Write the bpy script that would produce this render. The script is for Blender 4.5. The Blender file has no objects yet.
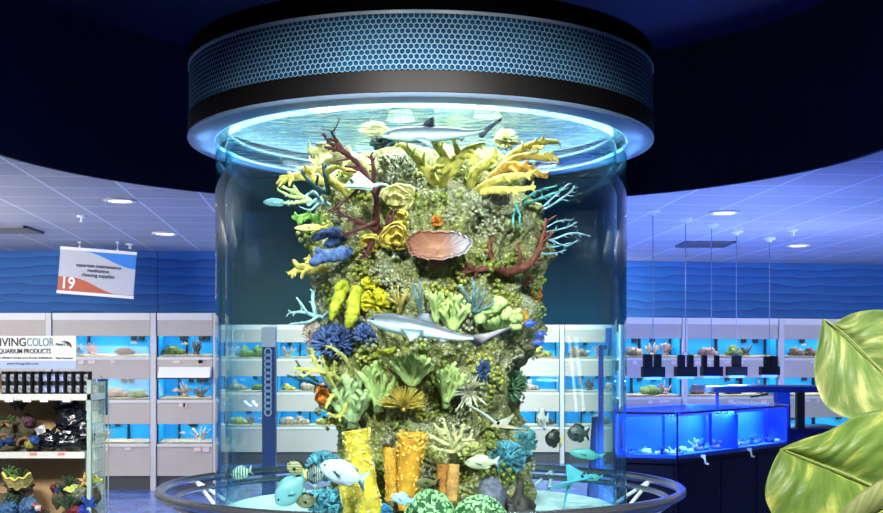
import bpy, bmesh, math, random
from mathutils import Vector, Matrix, noise
from mathutils.bvhtree import BVHTree
from math import pi, sin, cos, radians, sqrt, atan2
random.seed(7)
SC = bpy.context.scene
COL = SC.collection
F, CX, HY, EYE = 1199.0, 441.5, 365.0, 1.6

def P(x, y, d):
    "a point seen at photograph pixel x, y and standing d metres in front of the lens"
    return Vector(((x-CX)/F*d, d, EYE+(HY-y)/F*d))

def lin(c):
    c /= 255.0
    return c/12.92 if c <= .04045 else ((c+.055)/1.055)**2.4
def rgb(r, g, b): return (lin(r), lin(g), lin(b), 1)

# ------------------------------------------------------------------ materials
MATS = {}
def mat(name, c1, c2=None, rough=.6, scale=8, bump=0, bscale=None, metal=0, spec=.4, detail=4, emit=None, emit_s=0, c3=None, lo=.35, hi=.65):
    if name in MATS: return MATS[name]
    m = bpy.data.materials.new(name); m.use_nodes = True
    nt = m.node_tree; b = nt.nodes['Principled BSDF']
    b.inputs['Roughness'].default_value = rough
    b.inputs['Metallic'].default_value = metal
    b.inputs['Specular IOR Level'].default_value = spec
    b.inputs['Base Color'].default_value = rgb(*c1)
    tc = nt.nodes.new('ShaderNodeTexCoord')
    if c2:
        n = nt.nodes.new('ShaderNodeTexNoise'); n.inputs['Scale'].default_value = scale; n.inputs['Detail'].default_value = detail
        nt.links.new(tc.outputs['Object'], n.inputs['Vector'])
        r = nt.nodes.new('ShaderNodeValToRGB')
        r.color_ramp.elements[0].position = lo; r.color_ramp.elements[1].position = hi
        r.color_ramp.elements[0].color = rgb(*c1); r.color_ramp.elements[1].color = rgb(*c2)
        if c3:
            e = r.color_ramp.elements.new((lo+hi)/2); e.color = rgb(*c3)
        nt.links.new(n.outputs['Fac'], r.inputs['Fac']); nt.links.new(r.outputs['Color'], b.inputs['Base Color'])
    if bump:
        n2 = nt.nodes.new('ShaderNodeTexNoise'); n2.inputs['Scale'].default_value = bscale or scale*3; n2.inputs['Detail'].default_value = 5
        nt.links.new(tc.outputs['Object'], n2.inputs['Vector'])
        bp = nt.nodes.new('ShaderNodeBump'); bp.inputs['Strength'].default_value = bump; bp.inputs['Distance'].default_value = .02
        nt.links.new(n2.outputs['Fac'], bp.inputs['Height']); nt.links.new(bp.outputs['Normal'], b.inputs['Normal'])
    if emit:
        b.inputs['Emission Color'].default_value = rgb(*emit); b.inputs['Emission Strength'].default_value = emit_s
    MATS[name] = m
    return m

def glassy(name, tint, gloss=.9, ior=1.3, rough=.03, mixmax=1.0, deep=None):
    "clear pane: tinted see-through plus a fresnel reflection"
    if name in MATS: return MATS[name]
    m = bpy.data.materials.new(name); m.use_nodes = True
    nt = m.node_tree; nt.nodes.clear()
    o = nt.nodes.new('ShaderNodeOutputMaterial')
    t = nt.nodes.new('ShaderNodeBsdfTransparent'); t.inputs['Color'].default_value = (*tint, 1)
    g = nt.nodes.new('ShaderNodeBsdfGlossy'); g.inputs['Roughness'].default_value = rough
    g.inputs['Color'].default_value = (gloss, gloss, gloss, 1)
    f = nt.nodes.new('ShaderNodeFresnel'); f.inputs['IOR'].default_value = ior
    mx = nt.nodes.new('ShaderNodeMixShader')
    ge = nt.nodes.new('ShaderNodeNewGeometry'); mr = nt.nodes.new('ShaderNodeMapRange')      # same reflection on both faces of a thin pane
    mr.inputs[3].default_value = ior; mr.inputs[4].default_value = 1/ior
    nt.links.new(ge.outputs['Backfacing'], mr.inputs[0]); nt.links.new(mr.outputs[0], f.inputs['IOR'])
    mu = nt.nodes.new('ShaderNodeMath'); mu.operation = 'MULTIPLY'; mu.inputs[1].default_value = mixmax
    if deep:                             # a thick wall soaks up more where it is looked through edgeways
        lw = nt.nodes.new('ShaderNodeLayerWeight'); lw.inputs[0].default_value = .5; pw = nt.nodes.new('ShaderNodeMath'); pw.operation = 'POWER'; pw.inputs[1].default_value = 3.5
        cx_ = nt.nodes.new('ShaderNodeMix'); cx_.data_type = 'RGBA'; cx_.inputs[6].default_value = (*tint, 1); cx_.inputs[7].default_value = (*deep, 1)
        nt.links.new(lw.outputs['Facing'], pw.inputs[0]); nt.links.new(pw.outputs[0], cx_.inputs[0]); nt.links.new(cx_.outputs[2], t.inputs['Color'])
    nt.links.new(f.outputs[0], mu.inputs[0]); nt.links.new(mu.outputs[0], mx.inputs[0])
    nt.links.new(t.outputs[0], mx.inputs[1]); nt.links.new(g.outputs[0], mx.inputs[2]); nt.links.new(mx.outputs[0], o.inputs[0])
    MATS[name] = m
    return m

def stripes(name, c1, c2, scale=6, axis='X', rough=.45, dist=1.0, lo=.4, hi=.6, coord='Generated', bands='BANDS', spec=.5, bump=0):
    if name in MATS: return MATS[name]
    m = bpy.data.materials.new(name); m.use_nodes = True
    nt = m.node_tree; b = nt.nodes['Principled BSDF']; b.inputs['Roughness'].default_value = rough
    b.inputs['Specular IOR Level'].default_value = spec
    tc = nt.nodes.new('ShaderNodeTexCoord'); w = nt.nodes.new('ShaderNodeTexWave')
    w.wave_type = bands; w.inputs['Scale'].default_value = scale; w.inputs['Distortion'].default_value = dist
    w.inputs['Detail'].default_value = 1.5
    if bands == 'BANDS': w.bands_direction = axis
    r = nt.nodes.new('ShaderNodeValToRGB'); r.color_ramp.elements[0].position = lo; r.color_ramp.elements[1].position = hi
    r.color_ramp.elements[0].color = rgb(*c1); r.color_ramp.elements[1].color = rgb(*c2)
    nt.links.new(tc.outputs[coord], w.inputs['Vector']); nt.links.new(w.outputs['Fac'], r.inputs['Fac']); nt.links.new(r.outputs['Color'], b.inputs['Base Color'])
    if bump:
        bp = nt.nodes.new('ShaderNodeBump'); bp.inputs['Strength'].default_value = bump; bp.inputs['Distance'].default_value = .02
        nt.links.new(w.outputs['Fac'], bp.inputs['Height']); nt.links.new(bp.outputs['Normal'], b.inputs['Normal'])
    MATS[name] = m
    return m

def ramp_z(name, stops, rough=.4, spec=.5, axis=2):
    "colour of the skin itself from underside to back (generated height)"
    if name in MATS: return MATS[name]
    m = bpy.data.materials.new(name); m.use_nodes = True
    nt = m.node_tree; b = nt.nodes['Principled BSDF']; b.inputs['Roughness'].default_value = rough; b.inputs['Specular IOR Level'].default_value = spec
    tc = nt.nodes.new('ShaderNodeTexCoord'); s = nt.nodes.new('ShaderNodeSeparateXYZ'); r = nt.nodes.new('ShaderNodeValToRGB')
    el = r.color_ramp.elements
    el[0].position = stops[0][0]; el[0].color = rgb(*stops[0][1]); el[1].position = stops[-1][0]; el[1].color = rgb(*stops[-1][1])
    for p_, c_ in stops[1:-1]:
        e = el.new(p_); e.color = rgb(*c_)
    nt.links.new(tc.outputs['Generated'], s.inputs[0]); nt.links.new(s.outputs[axis], r.inputs['Fac']); nt.links.new(r.outputs['Color'], b.inputs['Base Color'])
    MATS[name] = m
    return m

# ------------------------------------------------------------------ mesh builder
class MB:
    def __init__(s): s.v = []; s.f = []; s.m = []; s.sm = []
    def add(s, vs, fs, mi=0, smooth=True):
        o = len(s.v); s.v.extend(Vector(v) for v in vs)
        for f in fs:
            s.f.append(tuple(i+o for i in f)); s.m.append(mi); s.sm.append(smooth)
        return s
    def box(s, x0, x1, y0, y1, z0, z1, mi=0, M=None):
        vs = [Vector((x, y, z)) for x in (x0, x1) for y in (y0, y1) for z in (z0, z1)]
        if M: vs = [M @ v for v in vs]
        return s.add(vs, [(0,1,3,2),(4,6,7,5),(0,4,5,1),(2,3,7,6),(0,2,6,4),(1,5,7,3)], mi, False)
    def prism(s, poly, z0, z1, mi=0, M=None, smooth=False):
        n = len(poly)
        vs = [Vector((p[0], p[1], z0)) for p in poly]+[Vector((p[0], p[1], z1)) for p in poly]
        if M: vs = [M @ v for v in vs]
        return s.add(vs, [tuple(range(n-1, -1, -1)), tuple(range(n, 2*n))]+[(i, (i+1) % n, n+(i+1) % n, n+i) for i in range(n)], mi, smooth)
    def tube(s, pts, rad, n=8, mi=0, flat=1.0, cap=True, round_end=True):
        pts = [Vector(p) for p in pts]
        if not hasattr(rad, '__len__'): rad = [rad]*len(pts)
        rad = list(rad)
        if round_end and len(pts) > 1:
            d = (pts[-1]-pts[-2])
            if d.length > 1e-6:
                d.normalize(); r = rad[-1]
                pts += [pts[-1]+d*r*.6, pts[-1]+d*r*.92]; rad += [r*.75, r*.3]
        k = len(pts); vs = []; up = None
        for i in range(k):
            t = (pts[min(i+1, k-1)]-pts[max(i-1, 0)])
            if t.length < 1e-7: t = Vector((0, 0, 1))
            t.normalize()
            if up is None:
                up = Vector((0, 1, 0)) if abs(t.y) < .9 else Vector((1, 0, 0))
            a = (up-t*up.dot(t))
            if a.length < 1e-4: a = t.orthogonal()
            a.normalize(); b = t.cross(a); up = a
            for j in range(n):
                q = 2*pi*j/n
                vs.append(pts[i]+a*cos(q)*rad[i]*flat+b*sin(q)*rad[i])
        fs = [(i*n+j, i*n+(j+1) % n, (i+1)*n+(j+1) % n, (i+1)*n+j) for i in range(k-1) for j in range(n)]
        if cap: fs += [tuple(range(n-1, -1, -1)), tuple((k-1)*n+j for j in range(n))]
        return s.add(vs, fs, mi)
    def lathe(s, prof, c, n=32, mi=0, closed=False, a0=0, a1=2*pi, smooth=True, crisp=None):
        if crisp is None: crisp = len(prof) < 9
        if crisp and smooth:                     # hold the corners of the profile with tight support loops
            P2 = []; kk = len(prof)
            for i, p in enumerate(prof):
                for q in ((prof[i-1] if (i or closed) else None), 0, (prof[(i+1) % kk] if (i < kk-1 or closed) else None)):
                    if q is None: continue
                    if q == 0: P2.append(p); continue
                    L_ = math.hypot(q[0]-p[0], q[1]-p[1]); e_ = min(.0015, L_*.2)/max(L_, 1e-9)
                    P2.append((p[0]+(q[0]-p[0])*e_, p[1]+(q[1]-p[1])*e_))
            prof = P2
        full = abs(a1-a0-2*pi) < 1e-6; na = n if full else n+1; k = len(prof); vs = []
        for r, z in prof:
            for j in range(na):
                q = a0+(a1-a0)*j/n
                vs.append((c[0]+r*cos(q), c[1]+r*sin(q), c[2]+z))
        fs = []
        for i in range(k if closed else k-1):
            i2 = (i+1) % k
            for j in range(n):
                j2 = (j+1) % na
                fs.append((i*na+j, i*na+j2, i2*na+j2, i2*na+j))
        return s.add(vs, fs, mi, smooth)
    def grid(s, fn, nu, nv, mi=0, thick=0.0):
        vs = [[Vector(fn(u/nu, v/nv)) for v in range(nv+1)] for u in range(nu+1)]
        if thick == 0:
            return s.add([p for r in vs for p in r], [(u*(nv+1)+v, (u+1)*(nv+1)+v, (u+1)*(nv+1)+v+1, u*(nv+1)+v+1) for u in range(nu) for v in range(nv)], mi)
        N = []
        for u in range(nu+1):
            for v in range(nv+1):
                du = vs[min(u+1, nu)][v]-vs[max(u-1, 0)][v]; dv = vs[u][min(v+1, nv)]-vs[u][max(v-1, 0)]
                n = du.cross(dv); N.append(n.normalized() if n.length > 1e-9 else Vector((0, 0, 1)))
        flat = [p for r in vs for p in r]; w = nv+1; T = len(flat)
        al = [p+n*thick/2 for p, n in zip(flat, N)]+[p-n*thick/2 for p, n in zip(flat, N)]
        fs = []
        for u in range(nu):
            for v in range(nv):
                q = (u*w+v, (u+1)*w+v, (u+1)*w+v+1, u*w+v+1)
                fs.append(q); fs.append(tuple(T+i for i in reversed(q)))
        edge = [(0, v) for v in range(nv)]+[(u, nv) for u in range(nu)]+[(nu, v) for v in range(nv, 0, -1)]+[(u, 0) for u in range(nu, 0, -1)]
        for i in range(len(edge)):
            a = edge[i]; b = edge[(i+1) % len(edge)]; ia = a[0]*w+a[1]; ib = b[0]*w+b[1]
            fs.append((ib, ia, T+ia, T+ib))
        return s.add(al, fs, mi)
    def blob(s, c, r, n=10, amp=0, fr=3, seed=0, mi=0, M=None):
        if not hasattr(r, '__len__'): r = (r, r, r)
        vs = [Vector((0, 0, -1))]; rings = max(4, n*2//3); sv = Vector((seed*3.1, seed*1.7, -seed*2.3))
        for i in range(1, rings):
            a = -pi/2+pi*i/rings
            for j in range(n): vs.append(Vector((cos(a)*cos(2*pi*j/n), cos(a)*sin(2*pi*j/n), sin(a))))
        vs.append(Vector((0, 0, 1))); out = []
        c = Vector(c)
        for v in vs:
            k = 1+amp*noise.noise(v*fr+sv)*1.6 if amp else 1
            p = Vector((v.x*r[0]*k, v.y*r[1]*k, v.z*r[2]*k))
            if M: p = M @ p
            out.append(c+p)
        fs = [(0, 1+(j+1) % n, 1+j) for j in range(n)]
        for i in range(rings-2):
            for j in range(n):
                a = 1+i*n+j; b = 1+i*n+(j+1) % n
                fs.append((a, b, b+n, a+n))
        L = len(vs)-1; o = 1+(rings-2)*n
        fs += [(L, o+j, o+(j+1) % n) for j in range(n)]
        return s.add(out, fs, mi)

def me_from(mb, name, origin, mats):
    me = bpy.data.meshes.new(name)
    me.from_pydata([tuple(v-origin) for v in mb.v], [], mb.f)
    for m in (mats if isinstance(mats, (list, tuple)) else [mats]): me.materials.append(m)
    me.polygons.foreach_set('material_index', mb.m); me.polygons.foreach_set('use_smooth', mb.sm)
    me.update()
    return me

def tag(o, label=None, cat=None, group=None, kind=None):
    if label: o['label'] = label
    if cat: o['category'] = cat
    if group: o['group'] = group
    if kind: o['kind'] = kind
    return o

def wloc(o):
    v = Vector((0, 0, 0))
    while o: v = v+o.location; o = o.parent
    return v

def one(name, mb, mats, label, cat, group=None, kind=None, origin=None):
    "a thing that is a single mesh"
    if origin is None:
        zs = min(v.z for v in mb.v)
        origin = Vector((sum(v.x for v in mb.v)/len(mb.v), sum(v.y for v in mb.v)/len(mb.v), zs))
    o = bpy.data.objects.new(name, me_from(mb, name, origin, mats)); o.location = origin; COL.objects.link(o)
    return tag(o, label, cat, group, kind)

def empty(name, loc, label, cat, group=None):
    o = bpy.data.objects.new(name, None); o.location = loc; o.empty_display_size = .05; COL.objects.link(o)
    return tag(o, label, cat, group)

def part(name, mb, mats, parent, label=None):
    o = bpy.data.objects.new(name, me_from(mb, name, wloc(parent), mats)); o.parent = parent; COL.objects.link(o)
    if label: o['label'] = label
    return o

def struct(name, mb, mats):
    return one(name, mb, mats, None, None, None, 'structure', Vector((0, 0, 0)))

def copy_tree(o, parent=None):
    c = o.copy(); COL.objects.link(c)
    if parent: c.parent = parent
    for ch in list(o.children): copy_tree(ch, c)
    return c

def crom(pts, k=4):
    "smooth a list of tuples (any length) with a Catmull-Rom spline"
    pts = [Vector(p) for p in pts]
    if len(pts) < 3: k = max(k, 3)
    out = []
    for i in range(len(pts)-1):
        p0 = pts[max(i-1, 0)]; p1 = pts[i]; p2 = pts[i+1]; p3 = pts[min(i+2, len(pts)-1)]
        for j in range(k):
            t = j/k
            out.append(.5*((2*p1)+(p2-p0)*t+(2*p0-5*p1+4*p2-p3)*t*t+(3*p1-p0-3*p2+p3)*t**3))
    out.append(pts[-1])
    return out

def roughen(mb_, amp, fr, start=0):
    "push the vertices of a builder in and out with fine noise so nothing growing looks turned on a lathe"
    for i in range(start, len(mb_.v)):
        v = mb_.v[i]; mb_.v[i] = v+noise.noise_vector(v*fr)*amp+noise.noise_vector(v*fr*2.7)*amp*.5

def text_mesh(mb, s, M, size, mi=0, depth=.001, align='LEFT', bold=0.0, sx=1.0):
    "lettering as thin solid letters; M maps text x,y,z to the world"
    cu = bpy.data.curves.new('lettering', 'FONT'); cu.body = s; cu.size = size; cu.align_x = align; cu.extrude = depth; cu.offset = bold
    cu.resolution_u = 3
    o = bpy.data.objects.new('lettering', cu); COL.objects.link(o)
    dg = bpy.context.evaluated_depsgraph_get(); me = bpy.data.meshes.new_from_object(o.evaluated_get(dg))
    mb.add([M @ Vector((v.co.x*sx, v.co.y, v.co.z)) for v in me.vertices], [tuple(p.vertices) for p in me.polygons], mi, False)
    bpy.data.objects.remove(o); bpy.data.curves.remove(cu); bpy.data.meshes.remove(me)

def area(name, loc, to, size, power, color=(1, 1, 1), size_y=None, spread=None, shape=None):
    l = bpy.data.lights.new(name, 'AREA'); l.energy = power; l.color = color; l.size = size
    if size_y: l.shape = 'RECTANGLE'; l.size_y = size_y
    if shape: l.shape = shape
    if spread: l.spread = radians(spread)
    o = bpy.data.objects.new(name, l); o.location = loc; COL.objects.link(o)
    d = Vector(to)-Vector(loc); o.rotation_euler = d.to_track_quat('-Z', 'Y').to_euler()
    return o
def spot(name, loc, to, power, color=(1, 1, 1), ang=60, blend=.6, rad=.08):
    l = bpy.data.lights.new(name, 'SPOT'); l.energy = power; l.color = color; l.spot_size = radians(ang); l.spot_blend = blend; l.shadow_soft_size = rad
    o = bpy.data.objects.new(name, l); o.location = loc; COL.objects.link(o)
    d = Vector(to)-Vector(loc); o.rotation_euler = d.to_track_quat('-Z', 'Y').to_euler()
    return o

# ------------------------------------------------------------------ camera
cam = bpy.data.cameras.new('camera'); cam.sensor_width = 36; cam.lens = F*36/883; cam.shift_y = (HY-256.5)/883
cam.clip_start = .05; cam.clip_end = 100
co = bpy.data.objects.new('camera', cam); co.location = (0, 0, EYE); co.rotation_euler = (pi/2, 0, 0); COL.objects.link(co)
SC.camera = co
SC.view_settings.view_transform = 'Standard'; SC.view_settings.look = 'None'; SC.view_settings.gamma = 1
SC.view_settings.exposure = 0; SC.view_settings.use_curve_mapping = False
w = bpy.data.worlds.new('world'); SC.world = w; w.use_nodes = True
w.node_tree.nodes['Background'].inputs[0].default_value = rgb(168, 176, 196); w.node_tree.nodes['Background'].inputs[1].default_value = .29
# ------------------------------------------------------------------ room shell
TX, TY = -.114, 6.84              # axis of the round tank
CEIL = 3.1
RCX, RCY, RCR = -.05, 7.9, 3.09    # round recess in the ceiling
def wavemat(name, base, dark, light, scale=2.6):
    m = bpy.data.materials.new(name); m.use_nodes = True
    nt = m.node_tree; b = nt.nodes['Principled BSDF']; b.inputs['Roughness'].default_value = .7
    tc = nt.nodes.new('ShaderNodeTexCoord'); mp = nt.nodes.new('ShaderNodeMapping'); mp.inputs['Scale'].default_value = (.28, .28, 1.0)
    w_ = nt.nodes.new('ShaderNodeTexWave'); w_.bands_direction = 'Z'; w_.inputs['Scale'].default_value = scale; w_.inputs['Distortion'].default_value = 4.0
    w_.inputs['Detail'].default_value = 2; w_.inputs['Detail Scale'].default_value = 2.2; w_.wave_profile = 'SAW'
    r = nt.nodes.new('ShaderNodeValToRGB'); e = r.color_ramp.elements
    e[0].position = 0; e[0].color = rgb(*light); e[1].position = 1; e[1].color = rgb(*base)
    q = e.new(.86); q.color = rgb(*base); q = e.new(.96); q.color = rgb(*dark)
    nt.links.new(tc.outputs['Object'], mp.inputs[0]); nt.links.new(mp.outputs[0], w_.inputs['Vector']); nt.links.new(w_.outputs['Fac'], r.inputs[0]); nt.links.new(r.outputs[0], b.inputs['Base Color'])
    return m
M_banner = wavemat('wave_wall_print', (22, 86, 158), (16, 68, 136), (40, 110, 182))
M_navy = mat('navy_paint', (9, 15, 46), (11, 20, 56), rough=.55, scale=1.2)
M_navy2 = mat('navy_paint_wall', (8, 14, 42), rough=.8, spec=.1)
M_black = mat('black_paint', (12, 13, 16), rough=.4)
M_teal = mat('teal_board', (8, 74, 84), (12, 88, 98), rough=.5, scale=2.5)

def tilemat():
    m = bpy.data.materials.new('ceiling_tiles'); m.use_nodes = True
    nt = m.node_tree; b = nt.nodes['Principled BSDF']; b.inputs['Roughness'].default_value = .75
    tc = nt.nodes.new('ShaderNodeTexCoord'); mp = nt.nodes.new('ShaderNodeMapping'); mp.inputs['Rotation'].default_value = (0, 0, radians(-4.85))
    br = nt.nodes.new('ShaderNodeTexBrick'); br.offset = 0; br.inputs['Scale'].default_value = 1
    br.inputs['Brick Width'].default_value = .61; br.inputs['Row Height'].default_value = .61; br.inputs['Mortar Size'].default_value = .012
    br.inputs['Mortar Smooth'].default_value = .1; br.inputs['Color1'].default_value = rgb(182, 182, 184); br.inputs['Color2'].default_value = rgb(192, 192, 194); br.inputs['Mortar'].default_value = rgb(232, 234, 240)
    ns = nt.nodes.new('ShaderNodeTexNoise'); ns.inputs['Scale'].default_value = 60
    bp = nt.nodes.new('ShaderNodeBump'); bp.inputs['Strength'].default_value = .15
    nt.links.new(tc.outputs['Object'], mp.inputs[0]); nt.links.new(mp.outputs[0], br.inputs['Vector']); nt.links.new(br.outputs['Color'], b.inputs['Base Color'])
    nt.links.new(tc.outputs['Object'], ns.inputs['Vector']); nt.links.new(ns.outputs['Fac'], bp.inputs['Height']); nt.links.new(bp.outputs['Normal'], b.inputs['Normal'])
    return m
M_tile = tilemat()
# tiled ceiling around the round recess
mb = MB(); n = 96
def ray_rect(q, x0, x1, y0, y1):
    c, s = cos(q), sin(q); t = 1e9
    if c > 1e-9: t = min(t, (x1-RCX)/c)
    if c < -1e-9: t = min(t, (x0-RCX)/c)
    if s > 1e-9: t = min(t, (y1-RCY)/s)
    if s < -1e-9: t = min(t, (y0-RCY)/s)
    return RCX+c*t, RCY+s*t
CR = (-9.0, 11.0, -2.0, 20.4)
angs = sorted([2*pi*i/n for i in range(n)]+[atan2(y-RCY, x-RCX) % (2*pi) for x in CR[:2] for y in CR[2:]])
def rcp(q, r=None):                   # round behind the tank, drawn out towards the shop front
    r = r or RCR
    return RCX+r*cos(q), RCY+r*sin(q)*(1 if sin(q) > 0 else 3.0)
inn = [rcp(q) for q in angs]; out = [ray_rect(q, *CR) for q in angs]; k = len(angs)
vs = [(x, y, CEIL) for x, y in inn]+[(x, y, CEIL) for x, y in out]+[(x, y, CEIL+.05) for x, y in inn]+[(x, y, CEIL+.05) for x, y in out]
fs = []
for i in range(k):
    j = (i+1) % k
    fs += [(i, k+i, k+j, j), (2*k+i, 2*k+j, 3*k+j, 3*k+i), (k+i, 3*k+i, 3*k+j, k+j), (i, j, 2*k+j, 2*k+i)]
mb.add(vs, fs, 0, False)
struct('ceiling', mb, M_tile)
# the navy recess: round wall and its lid
RTOP = 4.3
mb = MB(); n = 96; ri_ = [rcp(2*pi*i/n, RCR-.012) for i in range(n)]; ro_ = [rcp(2*pi*i/n, RCR+.03) for i in range(n)]
vs = [(x, y, z) for z in (CEIL-.02, RTOP) for r_ in (ri_, ro_) for x, y in r_]
for i in range(n):
    j = (i+1) % n; mb.add([vs[i], vs[j], vs[2*n+j], vs[2*n+i]], [(3, 2, 1, 0)]); mb.add([vs[n+i], vs[n+j], vs[3*n+j], vs[3*n+i]], [(0, 1, 2, 3)]); mb.add([vs[i], vs[j], vs[n+j], vs[n+i]], [(0, 1, 2, 3)], 0, False)
struct('wall_recess', mb, M_navy2)
mb = MB(); mb.prism([rcp(2*pi*i/96, RCR+.05) for i in range(96)], RTOP, RTOP+.05)
struct('ceiling_recess', mb, M_navy)

# floor
mf = bpy.data.materials.new('blue_floor'); mf.use_nodes = True
nt = mf.node_tree; b = nt.nodes['Principled BSDF']; b.inputs['Roughness'].default_value = .22; b.inputs['Specular IOR Level'].default_value = .5
tc = nt.nodes.new('ShaderNodeTexCoord'); ns = nt.nodes.new('ShaderNodeTexNoise'); ns.inputs['Scale'].default_value = 3; ns.inputs['Detail'].default_value = 6
r = nt.nodes.new('ShaderNodeValToRGB'); r.color_ramp.elements[0].color = rgb(52, 88, 172); r.color_ramp.elements[1].color = rgb(96, 134, 208); r.color_ramp.elements[0].position = .35; r.color_ramp.elements[1].position = .7
nt.links.new(tc.outputs['Object'], ns.inputs['Vector']); nt.links.new(ns.outputs['Fac'], r.inputs[0]); nt.links.new(r.outputs[0], b.inputs['Base Color'])
mb = MB(); mb.box(CR[0], CR[1], CR[2], CR[3], -.06, 0); struct('floor', mb, mf)

# walls: left run, alcove behind the round tank, right run set a little further back and angled
YL = 15.8; XLE = -2.876
mb = MB(); mb.box(CR[0], XLE-.05, YL, YL+.12, 0, CEIL); struct('wall_left', mb, M_banner)
mb = MB(); mb.box(-4.7, 3.7, 20.0, 20.12, 0, CEIL)
struct('wall_alcove', mb, M_teal)
mb = MB(); mb.prism([(XLE-.05, YL+.121), (-4.6, 20.12), (-4.7, 20.12), (XLE-.15, YL+.121)], 0, CEIL); struct('wall_alcove_left', mb, M_teal)
RA = radians(10.5)                  # the right run swings away from the lens
R0 = Vector((2.60, 16.7, 0))        # front left corner of the right run of racks
MR = Matrix.Translation(R0) @ Matrix.Rotation(RA, 4, 'Z')
mb = MB(); mb.box(-.02, 8.6, .5, .62, 0, CEIL, M=MR); struct('wall_right', mb, M_banner)
mb = MB(); e = MR @ Vector((-.02, .5, 0)); mb.prism([(e.x, e.y), (e.x+.08, e.y), (3.7, 20.12), (3.6, 20.12)], 0, CEIL); struct('wall_alcove_right', mb, M_teal)
mb = MB(); mb.box(CR[0], CR[1], CR[2]-.1, CR[2], 0, CEIL); struct('wall_front', mb, mat('front_wall_navy', (26, 44, 66), rough=.8))
# dark board added behind the tank to darken the view through the water
mb = MB(); mb.box(-1.93, 1.58, 10.22, 10.28, 1.945, 3.19)
struct('wall_dark_backdrop', mb, M_teal)

# a joint in the printed wall, seen as a strip a shade apart
mb = MB(); mb.box(-3.745, -3.735, YL-.006, YL, 2.263, CEIL); struct('trim_1', mb, mat('wall_joint', (16, 70, 140), rough=.6))

# ------------------------------------------------------------------ aquarium racks along the walls
M_rack = mat('rack_laminate', (188, 180, 170), (196, 188, 178), rough=.55, scale=2)
M_trim = mat('rack_trim', (222, 221, 218), rough=.4)
M_post = mat('rack_post', (205, 205, 205), rough=.35)
M_toe = mat('toe_kick_grey', (74, 74, 78), rough=.6)
M_aqua = mat('aquarium_blue_back', (10, 150, 218), (16, 162, 228), rough=.6, scale=1.5)
M_grav = mat('pale_gravel', (206, 196, 176), (156, 146, 126), rough=.9, scale=60, bump=.5)
M_pane = glassy('aquarium_pane', (.97, .985, .99), gloss=.6, ior=1.3)
M_pink = mat('price_card', (240, 214, 214), rough=.7)
M_pipe = mat('black_plastic', (14, 16, 24), rough=.4)
ROWS = [('top', 1.702, 1.970), ('middle', 1.153, 1.420), ('bottom', .592, .847)]
DEC = {}
def decm(i):
    cs = [(150, 128, 110), (196, 150, 150), (120, 150, 80), (226, 220, 205), (110, 96, 90), (206, 190, 90), (190, 170, 150)]
    c = cs[i % len(cs)]
    return mat('decor_%s' % 'abcdefg'[i % len(cs)], c, tuple(int(x*.65) for x in c), rough=.8, scale=25, bump=.4)
DECN = ['brown', 'rose pink', 'leafy green', 'white', 'dark grey', 'yellow', 'tan']
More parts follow.
